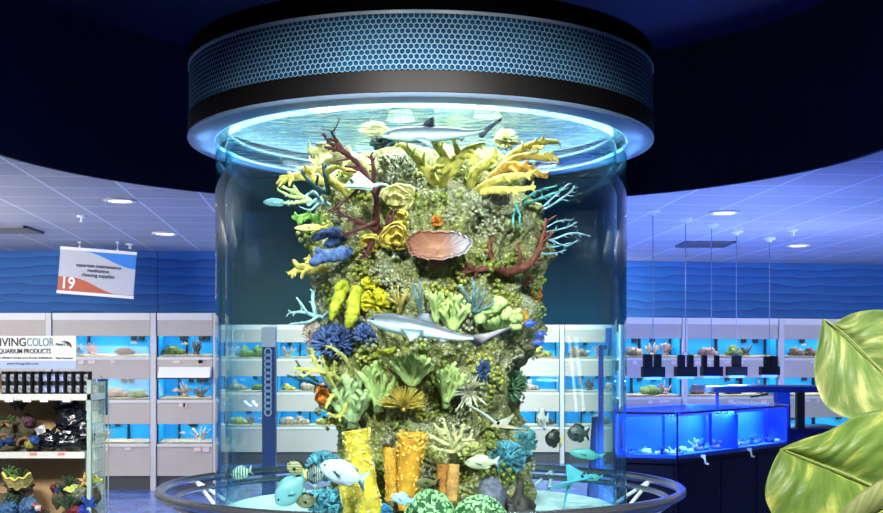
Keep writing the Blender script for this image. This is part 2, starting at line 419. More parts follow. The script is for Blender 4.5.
def rack(M, x0, x1, desc, seed, rows=(0, 1, 2), tags=True, decor=(0, 1, 2)):
    rnd = random.Random(seed)
    L = lambda x, y, z: M @ Vector((x, y, z))
    root = empty('aquarium_rack', L((x0+x1)/2, .25, 0), 'grey laminate rack of wall aquariums, the '+desc, 'aquarium rack', 'racks of aquariums along the walls')
    q = .034
    for a in (x0, x1-q): part('post', MB().box(a, a+q, -.03, .05, 0, 2.263, M=M), M_post, root)
    a, b = x0+q+.012, x1-q-.012
    part('top_trim', MB().box(a, b, -.012, .45, 2.174, 2.263, M=M), M_trim, root)
    part('header_panel', MB().box(a, b, 0, .02, 1.970, 2.174, M=M), M_rack, root)
    part('apron_panel', MB().box(a, b, 0, .02, 1.420, 1.702, M=M), M_rack, root)
    part('apron_panel', MB().box(a, b, 0, .02, .847, 1.153, M=M), M_rack, root)
    part('lower_panel', MB().box(a, b, 0, .02, .184, .592, M=M), M_rack, root)
    part('toe_kick', MB().box(a, b, .03, .05, 0, .184, M=M), M_toe, root)
    for z in (1.702, 1.153, .592): part('tank_shelf', MB().box(a, b, -.015, .45, z-.035, z-.002, M=M), M_trim, root)
    if tags:
        for z in (1.60, 1.05, .49):
            for _ in range(rnd.randint(2, 4)):
                x = rnd.uniform(a+.05, b-.12); part('price_card', MB().box(x, x+rnd.uniform(.04, .09), -.02, -.016, z+rnd.uniform(0, .03), z+.06, M=M), M_pink, root)
    for ri in rows:
        rn, z0, z1 = ROWS[ri]
        t = empty('wall_aquarium', L((x0+x1)/2, .2, z0), 'lit blue %s row aquarium, %s' % (rn, desc), 'aquarium', 'lit aquariums in the wall racks')
        h1 = z1+.10
        bk = MB(); bk.box(a+.005, b-.005, .40, .41, z0, h1, M=M); bk.box(a+.005, a+.015, .03, .40, z0, h1, M=M); bk.box(b-.015, b-.005, .03, .40, z0, h1, M=M)
        part('back_panel', bk, M_aqua, t)
        gv = MB()
        gv.grid(lambda u, v: L(a+.017+(b-a-.034)*u, .035+.36*v, z0+.012+.026*v+.010*noise.noise(Vector((u*6+seed, v*3, ri)))), 16, 5, thick=.02)
        part('gravel_bed', gv, M_grav, t)
        part('front_pane', MB().box(a+.016, b-.016, .024, .030, z0, h1, M=M), M_pane, t)
        xs = a+(b-a)*rnd.choice((.28, .42, .7)); part('divider', MB().box(xs, xs+.014, .32, .4, z0+.02, h1-.02, M=M), M_pipe, t)
        part('overflow_pipe', MB().box(b-.03, b-.018, .34, .4, z0+.03, h1, M=M), M_pipe, t)
        for _ in range(rnd.randint(2, 3)):
            x = rnd.uniform(a+.1, b-.15); part('filter_box', MB().box(x, x+.06, .34, .399, z1-.045, z1+.02, M=M), M_pipe, t)
        area('aquarium_strip_light', L((x0+x1)/2, .15, h1-.015), L((x0+x1)/2, .24, 0), (b-a)*.9, 4.6*(b-a), (.9, .97, 1), .1)
        if ri not in decor: continue
        used = []
        for k_ in range(rnd.randint(3, 4)):
            for _ in range(20):
                x = rnd.uniform(a+.14, b-.14)
                if all(abs(x-u_) > .2 for u_ in used) and abs(x-xs) > .12: break
            else: continue
            used.append(x); ci = rnd.randrange(7); c = L(x, .2, z0+.04); side = ['left', 'middle', 'right'][min(2, int(3*(x-a)/(b-a)))]
            m_ = MB(); kind = rnd.random(); s_ = rnd.uniform(.065, .105)
            if kind < .5:
                m_.blob(c+Vector((0, 0, s_*.4)), (s_*1.4, s_, s_*.8), 10, .5, 2.2, seed+k_+ri*7)
                m_.blob(c+Vector((s_, .02, s_*.3)), (s_*.9, s_*.8, s_*.6), 8, .5, 2.2, seed+k_+ri*5+3)
                if rnd.random() < .5: m_.blob(c+Vector((-s_*.3, .01, s_*1.1)), (s_*.7, s_*.6, s_*.6), 8, .5, 2, seed+9)
                nm, cat = 'rockwork', 'rock'
            else:
                for _ in range(14):
                    d = Vector((rnd.uniform(-1, 1), rnd.uniform(-.4, .4), rnd.uniform(.6, 1.4))).normalized(); l_ = rnd.uniform(.09, .18)
                    m_.tube([c, c+d*l_*.5, c+d*l_+Vector((d.x*.01, 0, .01))], [.014, .011, .007], 5)
                m_.blob(c, (.05, .04, .025), 8, .3)
                nm, cat = 'branching_coral', 'coral'
            one(nm, m_, decm(ci), '%s %s %s in %s aquarium, %s' % (side, DECN[ci].split()[-1], cat, rn, desc), cat, 'decor in the wall aquariums')
        if rnd.random() < .8:
            x = rnd.uniform(a+.15, b-.15); c = L(x, .10, rnd.uniform(z0+.1, z1-.06)); m_ = MB(); s_ = rnd.choice((-1, 1))
            m_.blob(c, (.03, .008, .016), 8); m_.add([c+Vector((-.026*s_, -.003, 0)), c+Vector((-.05*s_, 0, .014)), c+Vector((-.05*s_, 0, -.014)), c+Vector((-.026*s_, .003, 0))], [(0, 1, 2), (3, 2, 1), (0, 3, 1), (0, 2, 3)], 0, False)
            one('aquarium_fish', m_, mat('pale_fish_skin', (236, 226, 196), (210, 150, 70), rough=.4, scale=12), 'tiny pale fish swimming in %s aquarium, %s' % (rn, desc), 'fish', 'small fish in the wall aquariums')
ML = Matrix.Translation((0, 15.3, 0)); LX = lambda px: (px-CX)/78.37
MA = Matrix.Translation((0, 19.5, 0)); AX = lambda px: (px-CX)/61.49
rack(ML, LX(-54), LX(49), 'rack at the left frame edge', 11, rows=(0,), decor=())
rack(ML, LX(49), LX(153.5), 'rack right of the product shelf', 12)
rack(ML, LX(153.5), XLE, 'rack just left of the round tank', 13)
rack(MA, AX(181), AX(198), 'narrow end rack inside the alcove', 21, rows=(), tags=False, decor=())
rack(MA, AX(198), AX(274), 'rack seen through the tank\'s left edge', 14, tags=False)
rack(MA, AX(274), AX(352), 'rack seen through glass left of the reef', 15, tags=False)
rack(MA, AX(482), AX(562), 'rack seen through glass right of the reef', 16, tags=False)
rack(MA, AX(562), AX(634), 'rack seen through the tank\'s right edge', 17, tags=False)
def RX(px):                          # local x on the right run for a photograph column
    # intersect the sight line with the rack front
    dx = (px-CX)/F; c, s = cos(RA), sin(RA)
    t = (dx*R0.y-R0.x)/(c-dx*s)
    return t
rack(MR, RX(620), RX(684.5), 'rack just right of the round tank', 18, decor=(0, 1))
rack(MR, RX(684.5), RX(781), 'rack behind the pendant lamps', 19, decor=(0, 1))
rack(MR, RX(781), RX(884), 'rack beside the upper leaf', 20, decor=(0,))
# white hood over the middle tank left of the round tank
x0, x1 = LX(161), XLE-.05
hd = empty('aquarium_hood', Vector(((x0+x1)/2, 15.2, 1.43)), 'white light hood over the middle aquarium left of the round tank', 'aquarium hood')
m_ = MB(); m_.prism([(15.12, 1.44), (15.28, 1.44), (15.28, 1.575), (15.20, 1.575)], x0, x1, M=Matrix(((0, 0, 1, 0), (1, 0, 0, 0), (0, 1, 0, 0), (0, 0, 0, 1))))
part('shell', m_, mat('hood_white', (244, 246, 248), rough=.3), hd)
part('rim', MB().box(x0-.02, x1, 15.11, 15.285, 1.422, 1.44), M_pipe, hd)

# ------------------------------------------------------------------ ceiling fittings
M_lamp = mat('lit_lens', (255, 250, 235), emit=(255, 246, 222), emit_s=6)
M_white = mat('white_plastic', (232, 233, 235), rough=.4)
for (x, y), lb in zip([(120, 200), (165, 233), (724, 212), (798, 245)], ['nearest the dark recess at left', 'nearest the left wall', 'nearest the recess at right', 'furthest back on the right ceiling']):
    d = 1.5*F/(HY-y); c = P(x, y, d); c.z = CEIL
    t = empty('downlight', c, 'round glowing ceiling downlight '+lb, 'ceiling light', 'ceiling downlights')
    part('trim_ring', MB().lathe([(.10, -.001), (.145, -.001), (.15, -.012), (.13, -.02), (.10, -.012)], c, 28, closed=True), M_white, t)
    part('lens', MB().lathe([(0.001, -.010), (.10, -.010), (.10, -.004), (0.001, -.004)], c, 28), M_lamp, t)
    spot('downlight_beam', c+Vector((0, 0, -.04)), c+Vector((0, .25, -3)), 130, (1, .95, .85), 110, .9, .1)
for (x, y), lb in zip([(82, 217), (130, 245), (793, 231)], ['in front of the left wall', 'close to the left wall above the aisle sign', 'behind the right pendants']):
    d = 1.5*F/(HY-y+1); c = P(x, y, d); c.z = CEIL
    t = empty('sprinkler_head', c, 'small white fire sprinkler head '+lb, 'sprinkler', 'ceiling sprinklers')
    part('escutcheon', MB().lathe([(.001, .03), (.02, .03), (.02, .001), (.055, 0), (.05, -.014), (.02, -.02), (.001, -.02)], c, 16), M_white, t)
    part('body', MB().lathe([(.016, -.018), (.016, -.06), (.001, -.06)], c, 10), M_white, t)
    part('deflector', MB().lathe([(.001, -.06), (.03, -.062), (.03, -.066), (.001, -.066)], c, 12), M_white, t)
M_vent = mat('vent_grey', (92, 96, 104), rough=.6)
def vent(c, w_, d_, lb):
    t = empty('air_vent', c, lb, 'air vent', 'ceiling air vents'); m_ = MB(); fr = MB()
    for i in range(9):
        y = c.y-d_/2+d_*(i+.5)/9; m_.box(c.x-w_/2+.03, c.x+w_/2-.03, y-.008, y+.02, CEIL-.02, CEIL-.014)
    fr.box(c.x-w_/2, c.x+w_/2, c.y-d_/2, c.y-d_/2+.03, CEIL-.024, CEIL); fr.box(c.x-w_/2, c.x+w_/2, c.y+d_/2-.03, c.y+d_/2, CEIL-.024, CEIL)
    fr.box(c.x-w_/2, c.x-w_/2+.03, c.y-d_/2, c.y+d_/2, CEIL-.024, CEIL); fr.box(c.x+w_/2-.03, c.x+w_/2, c.y-d_/2, c.y+d_/2, CEIL-.024, CEIL)
    part('slats', m_, M_vent, t); part('frame', fr, M_vent, t); part('duct_back', MB().box(c.x-w_/2+.03, c.x+w_/2-.03, c.y-d_/2+.03, c.y+d_/2-.03, CEIL-.006, CEIL-.001), M_toe, t)
vent(P(705, 243, 14.8), .62, .6, 'grey square ceiling vent right of the round tank')
vent(P(8, 229, 13.2), .6, .6, 'grey ceiling vent at the left frame edge')

# ------------------------------------------------------------------ aisle sign 19
SD = 14.6
A = P(57, 246, SD); B = P(133, 252, SD); Cc = P(133, 300, SD); D = P(57, 293, SD)
ex = (B-A).normalized(); ez = Vector((-ex.z, 0, ex.x)); W_ = (B-A).length; H_ = (A-D).length
MS = Matrix(((ex.x, ez.x, 0, D.x), (0, 0, -1, SD), (ex.z, ez.z, 0, D.z), (0, 0, 0, 1)))   # sign x, sign y, towards the lens
sg = empty('aisle_sign', D, 'white hanging aisle sign numbered 19 with blue and orange waves', 'sign')
M_sgw = mat('sign_white', (186, 190, 200), rough=.5)
part('board', MB().prism([(0, 0), (W_, 0), (W_, H_), (0, H_)], -.008, 0, M=MS), M_sgw, sg)
def wave_poly(f, top):
    k = 24; pts = [(W_*i/k, f(i/k)*H_) for i in range(k+1)]
    return pts+([(W_, H_*.93), (0, H_*.93)] if top else [(W_, H_*.07), (0, H_*.07)])
ss = lambda t: t*t*(3-2*t)
mbw = MB(); k = 24; tp = [(W_*(.3+.7*i/k), H_*(.93-.30*ss(i/k))) for i in range(k+1)]
for i in range(k): mbw.prism([tp[i], tp[i+1], (tp[i+1][0], H_*.935), (tp[i][0], H_*.935)], .0, .003, M=MS)
part('blue_wave', mbw, mat('sign_blue', (20, 128, 216), rough=.5), sg)
mbw = MB(); tp = [(W_*i/k, H_*(.36-.29*ss(max(0, min(1, (i/k-.18)/.62))))) for i in range(k+1)]
for i in range(k): mbw.prism([(tp[i][0], H_*.065), (tp[i+1][0], H_*.065), tp[i+1], tp[i]], .0, .003, M=MS)
part('orange_wave', mbw, mat('sign_orange', (186, 80, 48), rough=.5), sg)
part('top_rail', MB().prism([(-.005, H_*.935), (W_+.005, H_*.935), (W_+.005, H_*1.0), (-.005, H_*1.0)], -.014, .008, M=MS), M_white, sg)
part('bottom_rail', MB().prism([(-.005, 0), (W_+.005, 0), (W_+.005, H_*.06), (-.005, H_*.06)], -.014, .008, M=MS), M_white, sg)
tm = MB(); T3 = lambda x, y: MS @ Matrix.Translation((x*W_, y*H_, .006))
for s_, y in (('aquarium maintenance', .60), ('medication', .50), ('cleaning supplies', .40)): text_mesh(tm, s_, T3(.52, y), .062, align='CENTER', bold=.0008, sx=.98)
part('lettering', tm, mat('sign_ink', (30, 44, 78), rough=.6), sg)
tm = MB(); text_mesh(tm, '19', T3(.035, .115), .20, bold=.004, sx=.9); part('number', tm, mat('sign_number_white', (244, 244, 244), rough=.6), sg, 'white numerals 19')
hk = MB()
for u in (.25, .75):
    p = MS @ Vector((W_*u, H_, 0)); hk.tube([p, Vector((p.x, p.y, CEIL-.005))], .004, 6); hk.blob(p+Vector((0, 0, .012)), .014, 8)
    hk.lathe([(.001, CEIL), (.03, CEIL), (.02, CEIL-.02), (.001, CEIL-.02)], (p.x, p.y, 0), 10)
part('hanger', hk, M_white, sg)
# ------------------------------------------------------------------ the round tank
TC = Vector((TX, TY, 0)); RG, RCOL = 1.157, 1.30
ZF, ZW, ZFL = .80, 2.832, 2.84           # sand, water surface, underside of the flange
tank = empty('cylinder_aquarium', TC, 'giant round acrylic aquarium with honeycomb collar holding a reef', 'aquarium')
def honeycomb():
    z0, z1 = 2.957, 3.233; cols = 300; pitch = 2*pi*RCOL/cols; Rr = pitch/sqrt(3); rowh = 1.5*Rr; rows = int((z1-z0-.016)/rowh)
    m_ = MB(); zb = z0+.008+Rr*.9
    for r_ in range(rows):
        for c_ in range(cols):
            u0 = (c_+.5*(r_ % 2))*pitch; zc = zb+r_*rowh
            vs = []
            for rad, dep in ((Rr, 0), (Rr*.80, 0), (Rr*.72, -.010)):
                for j in range(6):
                    q = pi/6+j*pi/3; a = (u0+rad*cos(q))/RCOL; z = zc+rad*sin(q); R = RCOL+dep
                    vs.append((TX+R*cos(a), TY+R*sin(a), z))
            o = 0
            m_.add(vs, [(j, (j+1) % 6, 6+(j+1) % 6, 6+j) for j in range(6)], 0, False)
            m_.add(vs[6:], [(j, (j+1) % 6, 6+(j+1) % 6, 6+j) for j in range(6)]+[(6, 7, 8, 9, 10, 11)], 1, False)
    return m_
M_hex = mat('honeycomb_edge', (140, 182, 212), rough=.65, spec=.15)
M_hexin = mat('honeycomb_cell', (14, 58, 104), (24, 92, 134), rough=.6, scale=2.5, spec=.1)
part('honeycomb_band', honeycomb(), [M_hex, M_hexin], tank)
part('upper_rim', MB().lathe([(RCOL-.02, 3.225), (RCOL+.004, 3.225), (RCOL+.004, 3.242), (RCOL-.02, 3.242)], TC, 128, closed=True), mat('rim_pale', (176, 200, 222), rough=.3), tank)
part('top_cap', MB().lathe([(.05, 3.245), (RCOL-.005, 3.242), (RCOL-.005, 3.34), (RCOL-.25, 3.40), (.05, 3.40)], TC, 128), mat('matt_black', (8, 9, 13), rough=.9, spec=.05), tank)
part('black_band', MB().lathe([(RCOL-.05, 2.862), (RCOL+.006, 2.862), (RCOL+.006, 2.962), (RCOL-.05, 2.962)], TC, 128, closed=True), mat('gloss_black', (15, 14, 16), rough=.5, spec=.25), tank)
part('collar_shell', MB().lathe([(RCOL-.012, 2.955), (RCOL-.012, 3.235)], TC, 128), M_black, tank)
# translucent white flange under the collar
mfl = bpy.data.materials.new('translucent_flange'); mfl.use_nodes = True
nt = mfl.node_tree; b = nt.nodes['Principled BSDF']; b.inputs['Base Color'].default_value = rgb(132, 154, 178); b.inputs['Roughness'].default_value = .3
tr = nt.nodes.new('ShaderNodeBsdfTranslucent'); tr.inputs['Color'].default_value = rgb(170, 206, 246); mx = nt.nodes.new('ShaderNodeMixShader'); mx.inputs[0].default_value = .35
nt.links.new(b.outputs[0], mx.inputs[1]); nt.links.new(tr.outputs[0], mx.inputs[2]); nt.links.new(mx.outputs[0], nt.nodes['Material Output'].inputs[0])
part('flange', MB().lathe([(RG+.004, ZFL), (RCOL+.004, ZFL), (RCOL+.008, ZFL+.01), (RCOL+.004, ZFL+.021), (RG+.004, ZFL+.021)], TC, 128, closed=True), mfl, tank)
part('light_block_ring', MB().lathe([(RG+.003, 2.962), (RG+.003, 2.862), (RG+.02, 2.862), (RG+.02, 2.962)], TC, 128, closed=True), M_black, tank)  # opaque ring added to keep hood light off the flange
part('glare_block_ring', MB().lathe([(RG-.075, 2.898), (RG+.004, 2.898), (RG+.004, 2.912), (RG-.075, 2.912)], TC, 128, closed=True), mat('block_ring_grey', (110, 140, 150), rough=.6), tank)  # ring added to cover the bright hood lining at the water's edge
# acrylic wall
M_acr = glassy('acrylic_wall', (.925, .985, .985), gloss=.9, ior=1.32, deep=(.22, .76, .84))
part('acrylic_wall', MB().lathe([(RG, ZF-.03), (RG, 2.895), (RG-.055, 2.895), (RG-.055, ZF-.03)], TC, 128, closed=True), M_acr, tank)
# water surface seen from below: a mirror with ripples that still passes the hood lamps
mw = bpy.data.materials.new('water_surface'); mw.use_nodes = True
nt = mw.node_tree; nt.nodes.clear(); o = nt.nodes.new('ShaderNodeOutputMaterial')
tr = nt.nodes.new('ShaderNodeBsdfTransparent'); tr.inputs['Color'].default_value = (.9, .97, 1, 1)
gl = nt.nodes.new('ShaderNodeBsdfGlossy'); gl.inputs['Roughness'].default_value = .04; gl.inputs['Color'].default_value = (.86, .97, 1, 1)
mx = nt.nodes.new('ShaderNodeMixShader'); mx.inputs[0].default_value = .80
tc = nt.nodes.new('ShaderNodeTexCoord'); mp = nt.nodes.new('ShaderNodeMapping'); mp.inputs['Scale'].default_value = (1, 2.2, 1)
ns = nt.nodes.new('ShaderNodeTexNoise'); ns.inputs['Scale'].default_value = 5.5; ns.inputs['Detail'].default_value = 3; ns.inputs['Distortion'].default_value = .8
bp = nt.nodes.new('ShaderNodeBump'); bp.inputs['Strength'].default_value = 1.0; bp.inputs['Distance'].default_value = .08
nt.links.new(tc.outputs['Object'], mp.inputs[0]); nt.links.new(mp.outputs[0], ns.inputs['Vector']); nt.links.new(ns.outputs['Fac'], bp.inputs['Height']); nt.links.new(bp.outputs['Normal'], gl.inputs['Normal'])
nt.links.new(tr.outputs[0], mx.inputs[1]); nt.links.new(gl.outputs[0], mx.inputs[2]); nt.links.new(mx.outputs[0], o.inputs[0])
part('water_surface', MB().lathe([(.001, ZW), (.5, ZW), (RG-.056, ZW)], TC, 96), mw, tank)
# hood interior seen through the surface
part('hood_lining', MB().lathe([(RG-.01, 2.96), (RG-.01, 3.21), (.05, 3.21)], TC, 96), mat('hood_lining_white', (120, 150, 160), rough=.6), tank)
for i in range(8):
    a = 2*pi*i/8+.2; part('hood_lamp', MB().lathe([(.001, 3.14), (.09, 3.14), (.07, 3.20), (.001, 3.20)], (TX+.72*cos(a), TY+.72*sin(a), 0), 16), mat('hood_lamp_lens', (250, 250, 235), emit=(240, 246, 226), emit_s=.8), tank)
part('sand_bed', MB().lathe([(.001, ZF+.01), (.4, ZF+.012), (.8, ZF+.003), (RG-.056, ZF), (RG-.056, ZF-.03), (.001, ZF-.03)], TC, 96), mat('white_sand', (220, 248, 250), (196, 236, 240), rough=.9, scale=30, bump=.3), tank)
part('base_ring', MB().lathe([(RG-.06, ZF-.10), (1.235, ZF-.10), (1.235, ZF-.045), (1.20, ZF-.032), (RG-.06, ZF-.032)], TC, 128, closed=True), mat('base_ring_white', (214, 220, 226), rough=.35), tank)
part('pedestal', MB().lathe([(1.19, 0), (1.19, ZF-.1)], TC, 96), mat('pedestal_dark', (20, 28, 48), rough=.4), tank)
# seam of the acrylic, a paler upright line near the right edge
for a in (radians(-28), radians(203)):
    part('seam', MB().lathe([(RG-.058, ZF), (RG-.058, 2.89), (RG+.001, 2.89), (RG+.001, ZF)], TC, 1, closed=True, a0=a, a1=a+.006), glassy('acrylic_seam', (.62, .86, .95), ior=1.5), tank)

# handrail round the tank
rl = empty('handrail', TC, 'chrome double tube handrail circling the base of the round tank', 'handrail')
M_chr = mat('brushed_steel', (172, 174, 178), rough=.26, metal=.92)
def ring(R, z, r, n=160): return MB().lathe([(R+r*cos(q), z+r*sin(q)) for q in [2*pi*i/10 for i in range(10)]], TC, n, closed=True)
part('rail_tube', ring(1.457, .905, .026), M_chr, rl)
part('rail_tube', ring(1.385, .855, .018), M_chr, rl)
for i in range(10):
    a = radians(-18+36*i); m_ = MB(); rad = Vector((cos(a), sin(a), 0)); tn = Vector((-sin(a), cos(a), 0))
    m_.tube([TC+rad*1.235+tn*.10+Vector((0, 0, .735)), TC+rad*1.45+Vector((0, 0, .895))], .012, 6)
    part('bracket', m_, mat('bracket_white', (222, 226, 230), rough=.3), rl); m_ = MB()
    m_.tube([TC+rad*1.235-tn*.10+Vector((0, 0, .735)), TC+rad*1.45+Vector((0, 0, .895))], .012, 6)
    part('bracket', m_, mat('bracket_white', (222, 226, 230), rough=.3), rl)

# ------------------------------------------------------------------ reef rock
prof = [(.72, .66), (.80, .66), (.94, .575), (1.1, .545), (1.23, .52), (1.42, .545), (1.57, .56), (1.80, .63), (1.97, .615), (2.2, .66), (2.4, .63), (2.54, .60), (2.66, .57), (2.76, .45), (2.80, .25), (2.81, .001)]
def prad(z):
    for (a, r0), (b_, r1) in zip(prof, prof[1:]):
        if a <= z <= b_: return r0+(r1-r0)*(z-a)/(b_-a)
    return prof[-1][1] if z > 2 else prof[0][1]
RKX, RKY = TX+.04, TY
def rockfn(u, v):
    z = .76+(2.805-.76)*v; a = 2*pi*u; r = prad(z)
    q = Vector((cos(a)*1.1, sin(a)*1.1, z*1.5))
    n1 = noise.noise(q*1.7+Vector((3, 1, 7))); n2 = noise.noise(q*4.2+Vector((9, 4, 2))); n3 = noise.noise(q*11); 
    c4 = noise.voronoi(q*15)[0][0]; c5 = noise.voronoi(q*30)[0][0]; c6 = noise.noise(q*48)
    k = 1-.06+.15*n1+.14*n2+.06*n3
    r = r*k+.022*(.5-c4)*min(1, r*4)+.016*(.4-c5)+.006*c6
    zz = z+.04*n2
    return (RKX+max(.001, r)*cos(a), RKY+max(.001, r)*sin(a), zz)
def rockmat():
    m = bpy.data.materials.new('reef_rock'); m.use_nodes = True
    nt = m.node_tree; b = nt.nodes['Principled BSDF']; b.inputs['Roughness'].default_value = .85; b.inputs['Specular IOR Level'].default_value = .06
    tc = nt.nodes.new('ShaderNodeTexCoord')
    def nz(s, d=6, rough_=.6):
        n = nt.nodes.new('ShaderNodeTexNoise'); n.inputs['Scale'].default_value = s; n.inputs['Detail'].default_value = d; n.inputs['Roughness'].default_value = rough_; nt.links.new(tc.outputs['Object'], n.inputs['Vector']); return n
    n1 = nz(11); r = nt.nodes.new('ShaderNodeValToRGB'); e = r.color_ramp.elements
    e[0].position = .30; e[0].color = rgb(96, 86, 64); e[1].position = .72; e[1].color = rgb(228, 228, 176)
    for p_, c_ in ((.42, (134, 130, 86)), (.52, (172, 168, 108)), (.62, (206, 200, 110))):
        x = e.new(p_); x.color = rgb(*c_)
    nt.links.new(n1.outputs['Fac'], r.inputs[0])
    vo = nt.nodes.new('ShaderNodeTexVoronoi'); vo.inputs['Scale'].default_value = 62; nt.links.new(tc.outputs['Object'], vo.inputs['Vector'])
    r2 = nt.nodes.new('ShaderNodeValToRGB'); r2.color_ramp.elements[0].position = .12; r2.color_ramp.elements[0].color = (1, 1, 1, 1); r2.color_ramp.elements[1].position = .75; r2.color_ramp.elements[1].color = (.24, .22, .17, 1)
    nt.links.new(vo.outputs['Distance'], r2.inputs[0])
    mu = nt.nodes.new('ShaderNodeMix'); mu.data_type = 'RGBA'; mu.blend_type = 'MULTIPLY'; mu.inputs[0].default_value = .62
    n7 = nz(4.5, 3); r7 = nt.nodes.new('ShaderNodeValToRGB'); q7 = r7.color_ramp.elements; q7[0].position = .34; q7[0].color = rgb(208, 210, 194); q7[1].position = .68; q7[1].color = rgb(206, 202, 92)
    for p_, c_ in ((.45, (172, 170, 128)), (.56, (158, 158, 92))):
        x = q7.new(p_); x.color = rgb(*c_)
    m7 = nt.nodes.new('ShaderNodeMix'); m7.data_type = 'RGBA'; m7.inputs[0].default_value = .5
    nt.links.new(n7.outputs['Fac'], r7.inputs[0]); nt.links.new(r.outputs[0], m7.inputs[6]); nt.links.new(r7.outputs[0], m7.inputs[7])
    nt.links.new(m7.outputs[2], mu.inputs[6]); nt.links.new(r2.outputs[0], mu.inputs[7])
    n3 = nz(70, 3); r3 = nt.nodes.new('ShaderNodeValToRGB'); r3.color_ramp.elements[0].position = .56; r3.color_ramp.elements[0].color = (0, 0, 0, 1); r3.color_ramp.elements[1].position = .62; r3.color_ramp.elements[1].color = (1, 1, 1, 1)
    nt.links.new(n3.outputs['Fac'], r3.inputs[0])
    m2 = nt.nodes.new('ShaderNodeMix'); m2.data_type = 'RGBA'; m2.inputs[7].default_value = rgb(238, 238, 220); m9 = nt.nodes.new('ShaderNodeMath'); m9.operation = 'MULTIPLY'; m9.inputs[1].default_value = .6
    nt.links.new(r3.outputs[0], m9.inputs[0]); nt.links.new(m9.outputs[0], m2.inputs[0]); nt.links.new(mu.outputs[2], m2.inputs[6]); nt.links.new(m2.outputs[2], b.inputs['Base Color'])
    bp = nt.nodes.new('ShaderNodeBump'); bp.inputs['Strength'].default_value = .9; bp.inputs['Distance'].default_value = .02
    n4 = nz(80, 6, .75); nt.links.new(n4.outputs['Fac'], bp.inputs['Height']); nt.links.new(bp.outputs['Normal'], b.inputs['Normal'])
    return m
M_rock = rockmat()
rk = MB().grid(rockfn, 520, 400)
one('reef_rock', rk, M_rock, 'tall craggy olive coral rock pinnacle filling the middle of the round tank', 'reef rock', origin=Vector((RKX, RKY, .76)))
bvh = BVHTree.FromPolygons([tuple(v) for v in rk.v], rk.f)
def S(x, y, default=6.6):
    "depth at which the sight line of a photograph column and row meets the rock"
    o_ = Vector((0, 0, EYE)); d = (P(x, y, 1)-o_); L_ = d.length; d = d/L_
    h = bvh.ray_cast(o_, d)
    return (h[0].y, h[1]) if h[0] else (default, Vector((0, -1, 0)))
def SD_(x, y, default=6.6): return S(x, y, default)[0]

# ------------------------------------------------------------------ coral builders
def cm(name, c, k=.72, rough=.55, scale=22, bump=.35, c2=None, spec=.3):
    return mat(name, c2 or tuple(int(x*k) for x in c), c, rough=rough, scale=scale, bump=bump, bscale=scale*3, spec=spec)
CG = None
def antler(name, lab, m, paths, cat='coral', d0=None, flat=1.0, n=12, wob=.0, rg=.34, thin=.72, twig=5, tw=.9):
    "branching coral; each path is a list of (x, y, offset towards the lens, radius in pixels)"
    x, y = paths[0][0][0], paths[0][0][1]
    d = d0 if d0 else SD_(x, y)
    mb_ = MB()
    for i, p in enumerate(paths):
        q = crom([Vector((t[0], t[1], t[2])) for t in p], 7)
        rr = crom([Vector((t[3], 0, 0)) for t in p], 7)
        pts = [P(v.x, v.y, d-v.z) for v in q]; rad = [max(.2, r_.x)*thin*d/F for r_ in rr]
        if wob: rad = [r_*(1+wob*noise.noise(Vector((k_*.9, i*3.1, 0)))*2) for k_, r_ in enumerate(rad)]
        s0 = len(mb_.v); mb_.tube(pts, rad, n, flat=flat)
        L_ = sum((pts[j+1]-pts[j]).length for j in range(len(pts)-1)); rt = random.Random(int(p[0][0]*31+p[-1][1]*17+i))
        for j in range(int(twig*min(1, len(p)/3.2))):
            a = rt.randrange(len(pts)//3, len(pts)); r_ = rad[min(a, len(rad)-1)]; tg = (pts[min(a+1, len(pts)-1)]-pts[max(a-1, 0)]).normalized()
            sd = tg.cross(Vector((0, 1, 0))).normalized()*rt.choice((-1, 1)); v = (sd*.8+tg*.7+Vector((0, rt.uniform(-.7, .1), 0))).normalized()*max(r_*2.2, L_*.10)*rt.uniform(.7, 1.3)*tw
            mb_.tube([pts[a], pts[a]+v*.5+tg*r_*.3, pts[a]+v], [r_*.62, r_*.5, r_*.34], 7)
        if rg: roughen(mb_, max(rad)*rg, .55/max(rad), s0)
    return one(name, mb_, m, lab, cat)
def fingers(name, lab, m, x, y, hgt, spread, n=8, rpx=4.5, seed=1, lean=0, off=.06, cat='coral', tips=None, trunk=True, fork=True):
    "leather coral: a short trunk opening into stubby lobes; x, y is the foot in the photograph"
    rnd = random.Random(seed); d = SD_(x, y)-off; k = d/F; mb_ = MB(); base = P(x, y, d)
    n = int(n*2.5)
    for i in range(n):
        t = (i+.5)/n*2-1; ex_ = t*spread+rnd.uniform(-4, 4)+lean; h_ = hgt*(1-.4*abs(t))*rnd.uniform(.62, 1.08); oy = rnd.uniform(-.10, .12)
        r_ = rpx*rnd.uniform(.48, .78)*k
        p1 = base+Vector((ex_*.55*k, -oy*.4, h_*.42*k)); p2 = base+Vector((ex_*.8*k, -oy*.8, h_*.8*k)); p3 = base+Vector((ex_*1.05*k, -oy, h_*k))
        mb_.tube(crom([base+Vector((ex_*.08*k, 0, -.02)), p1, p2, p3], 4), [r_*.9]+[r_*1.0]*4+[r_*1.2]*4+[r_*1.1]*4, 10)
        if fork:
            for s_ in (-1, 1):
                if rnd.random() < .9:
                    q = p2+Vector((s_*rnd.uniform(3, 6)*k, -rnd.uniform(0, .05), rnd.uniform(4, 9)*k)); mb_.tube(crom([p1*.4+p2*.6, (p2+q)/2+Vector((0, 0, -.004)), q], 3), r_*.8, 7)
    if trunk: mb_.tube([base+Vector((0, .03, -.05)), base+Vector((0, 0, hgt*.25*k))], [rpx*1.3*k, rpx*.9*k], 10)
    roughen(mb_, rpx*k*.30, .5/(rpx*k))
    return one(name, mb_, m, lab, cat)
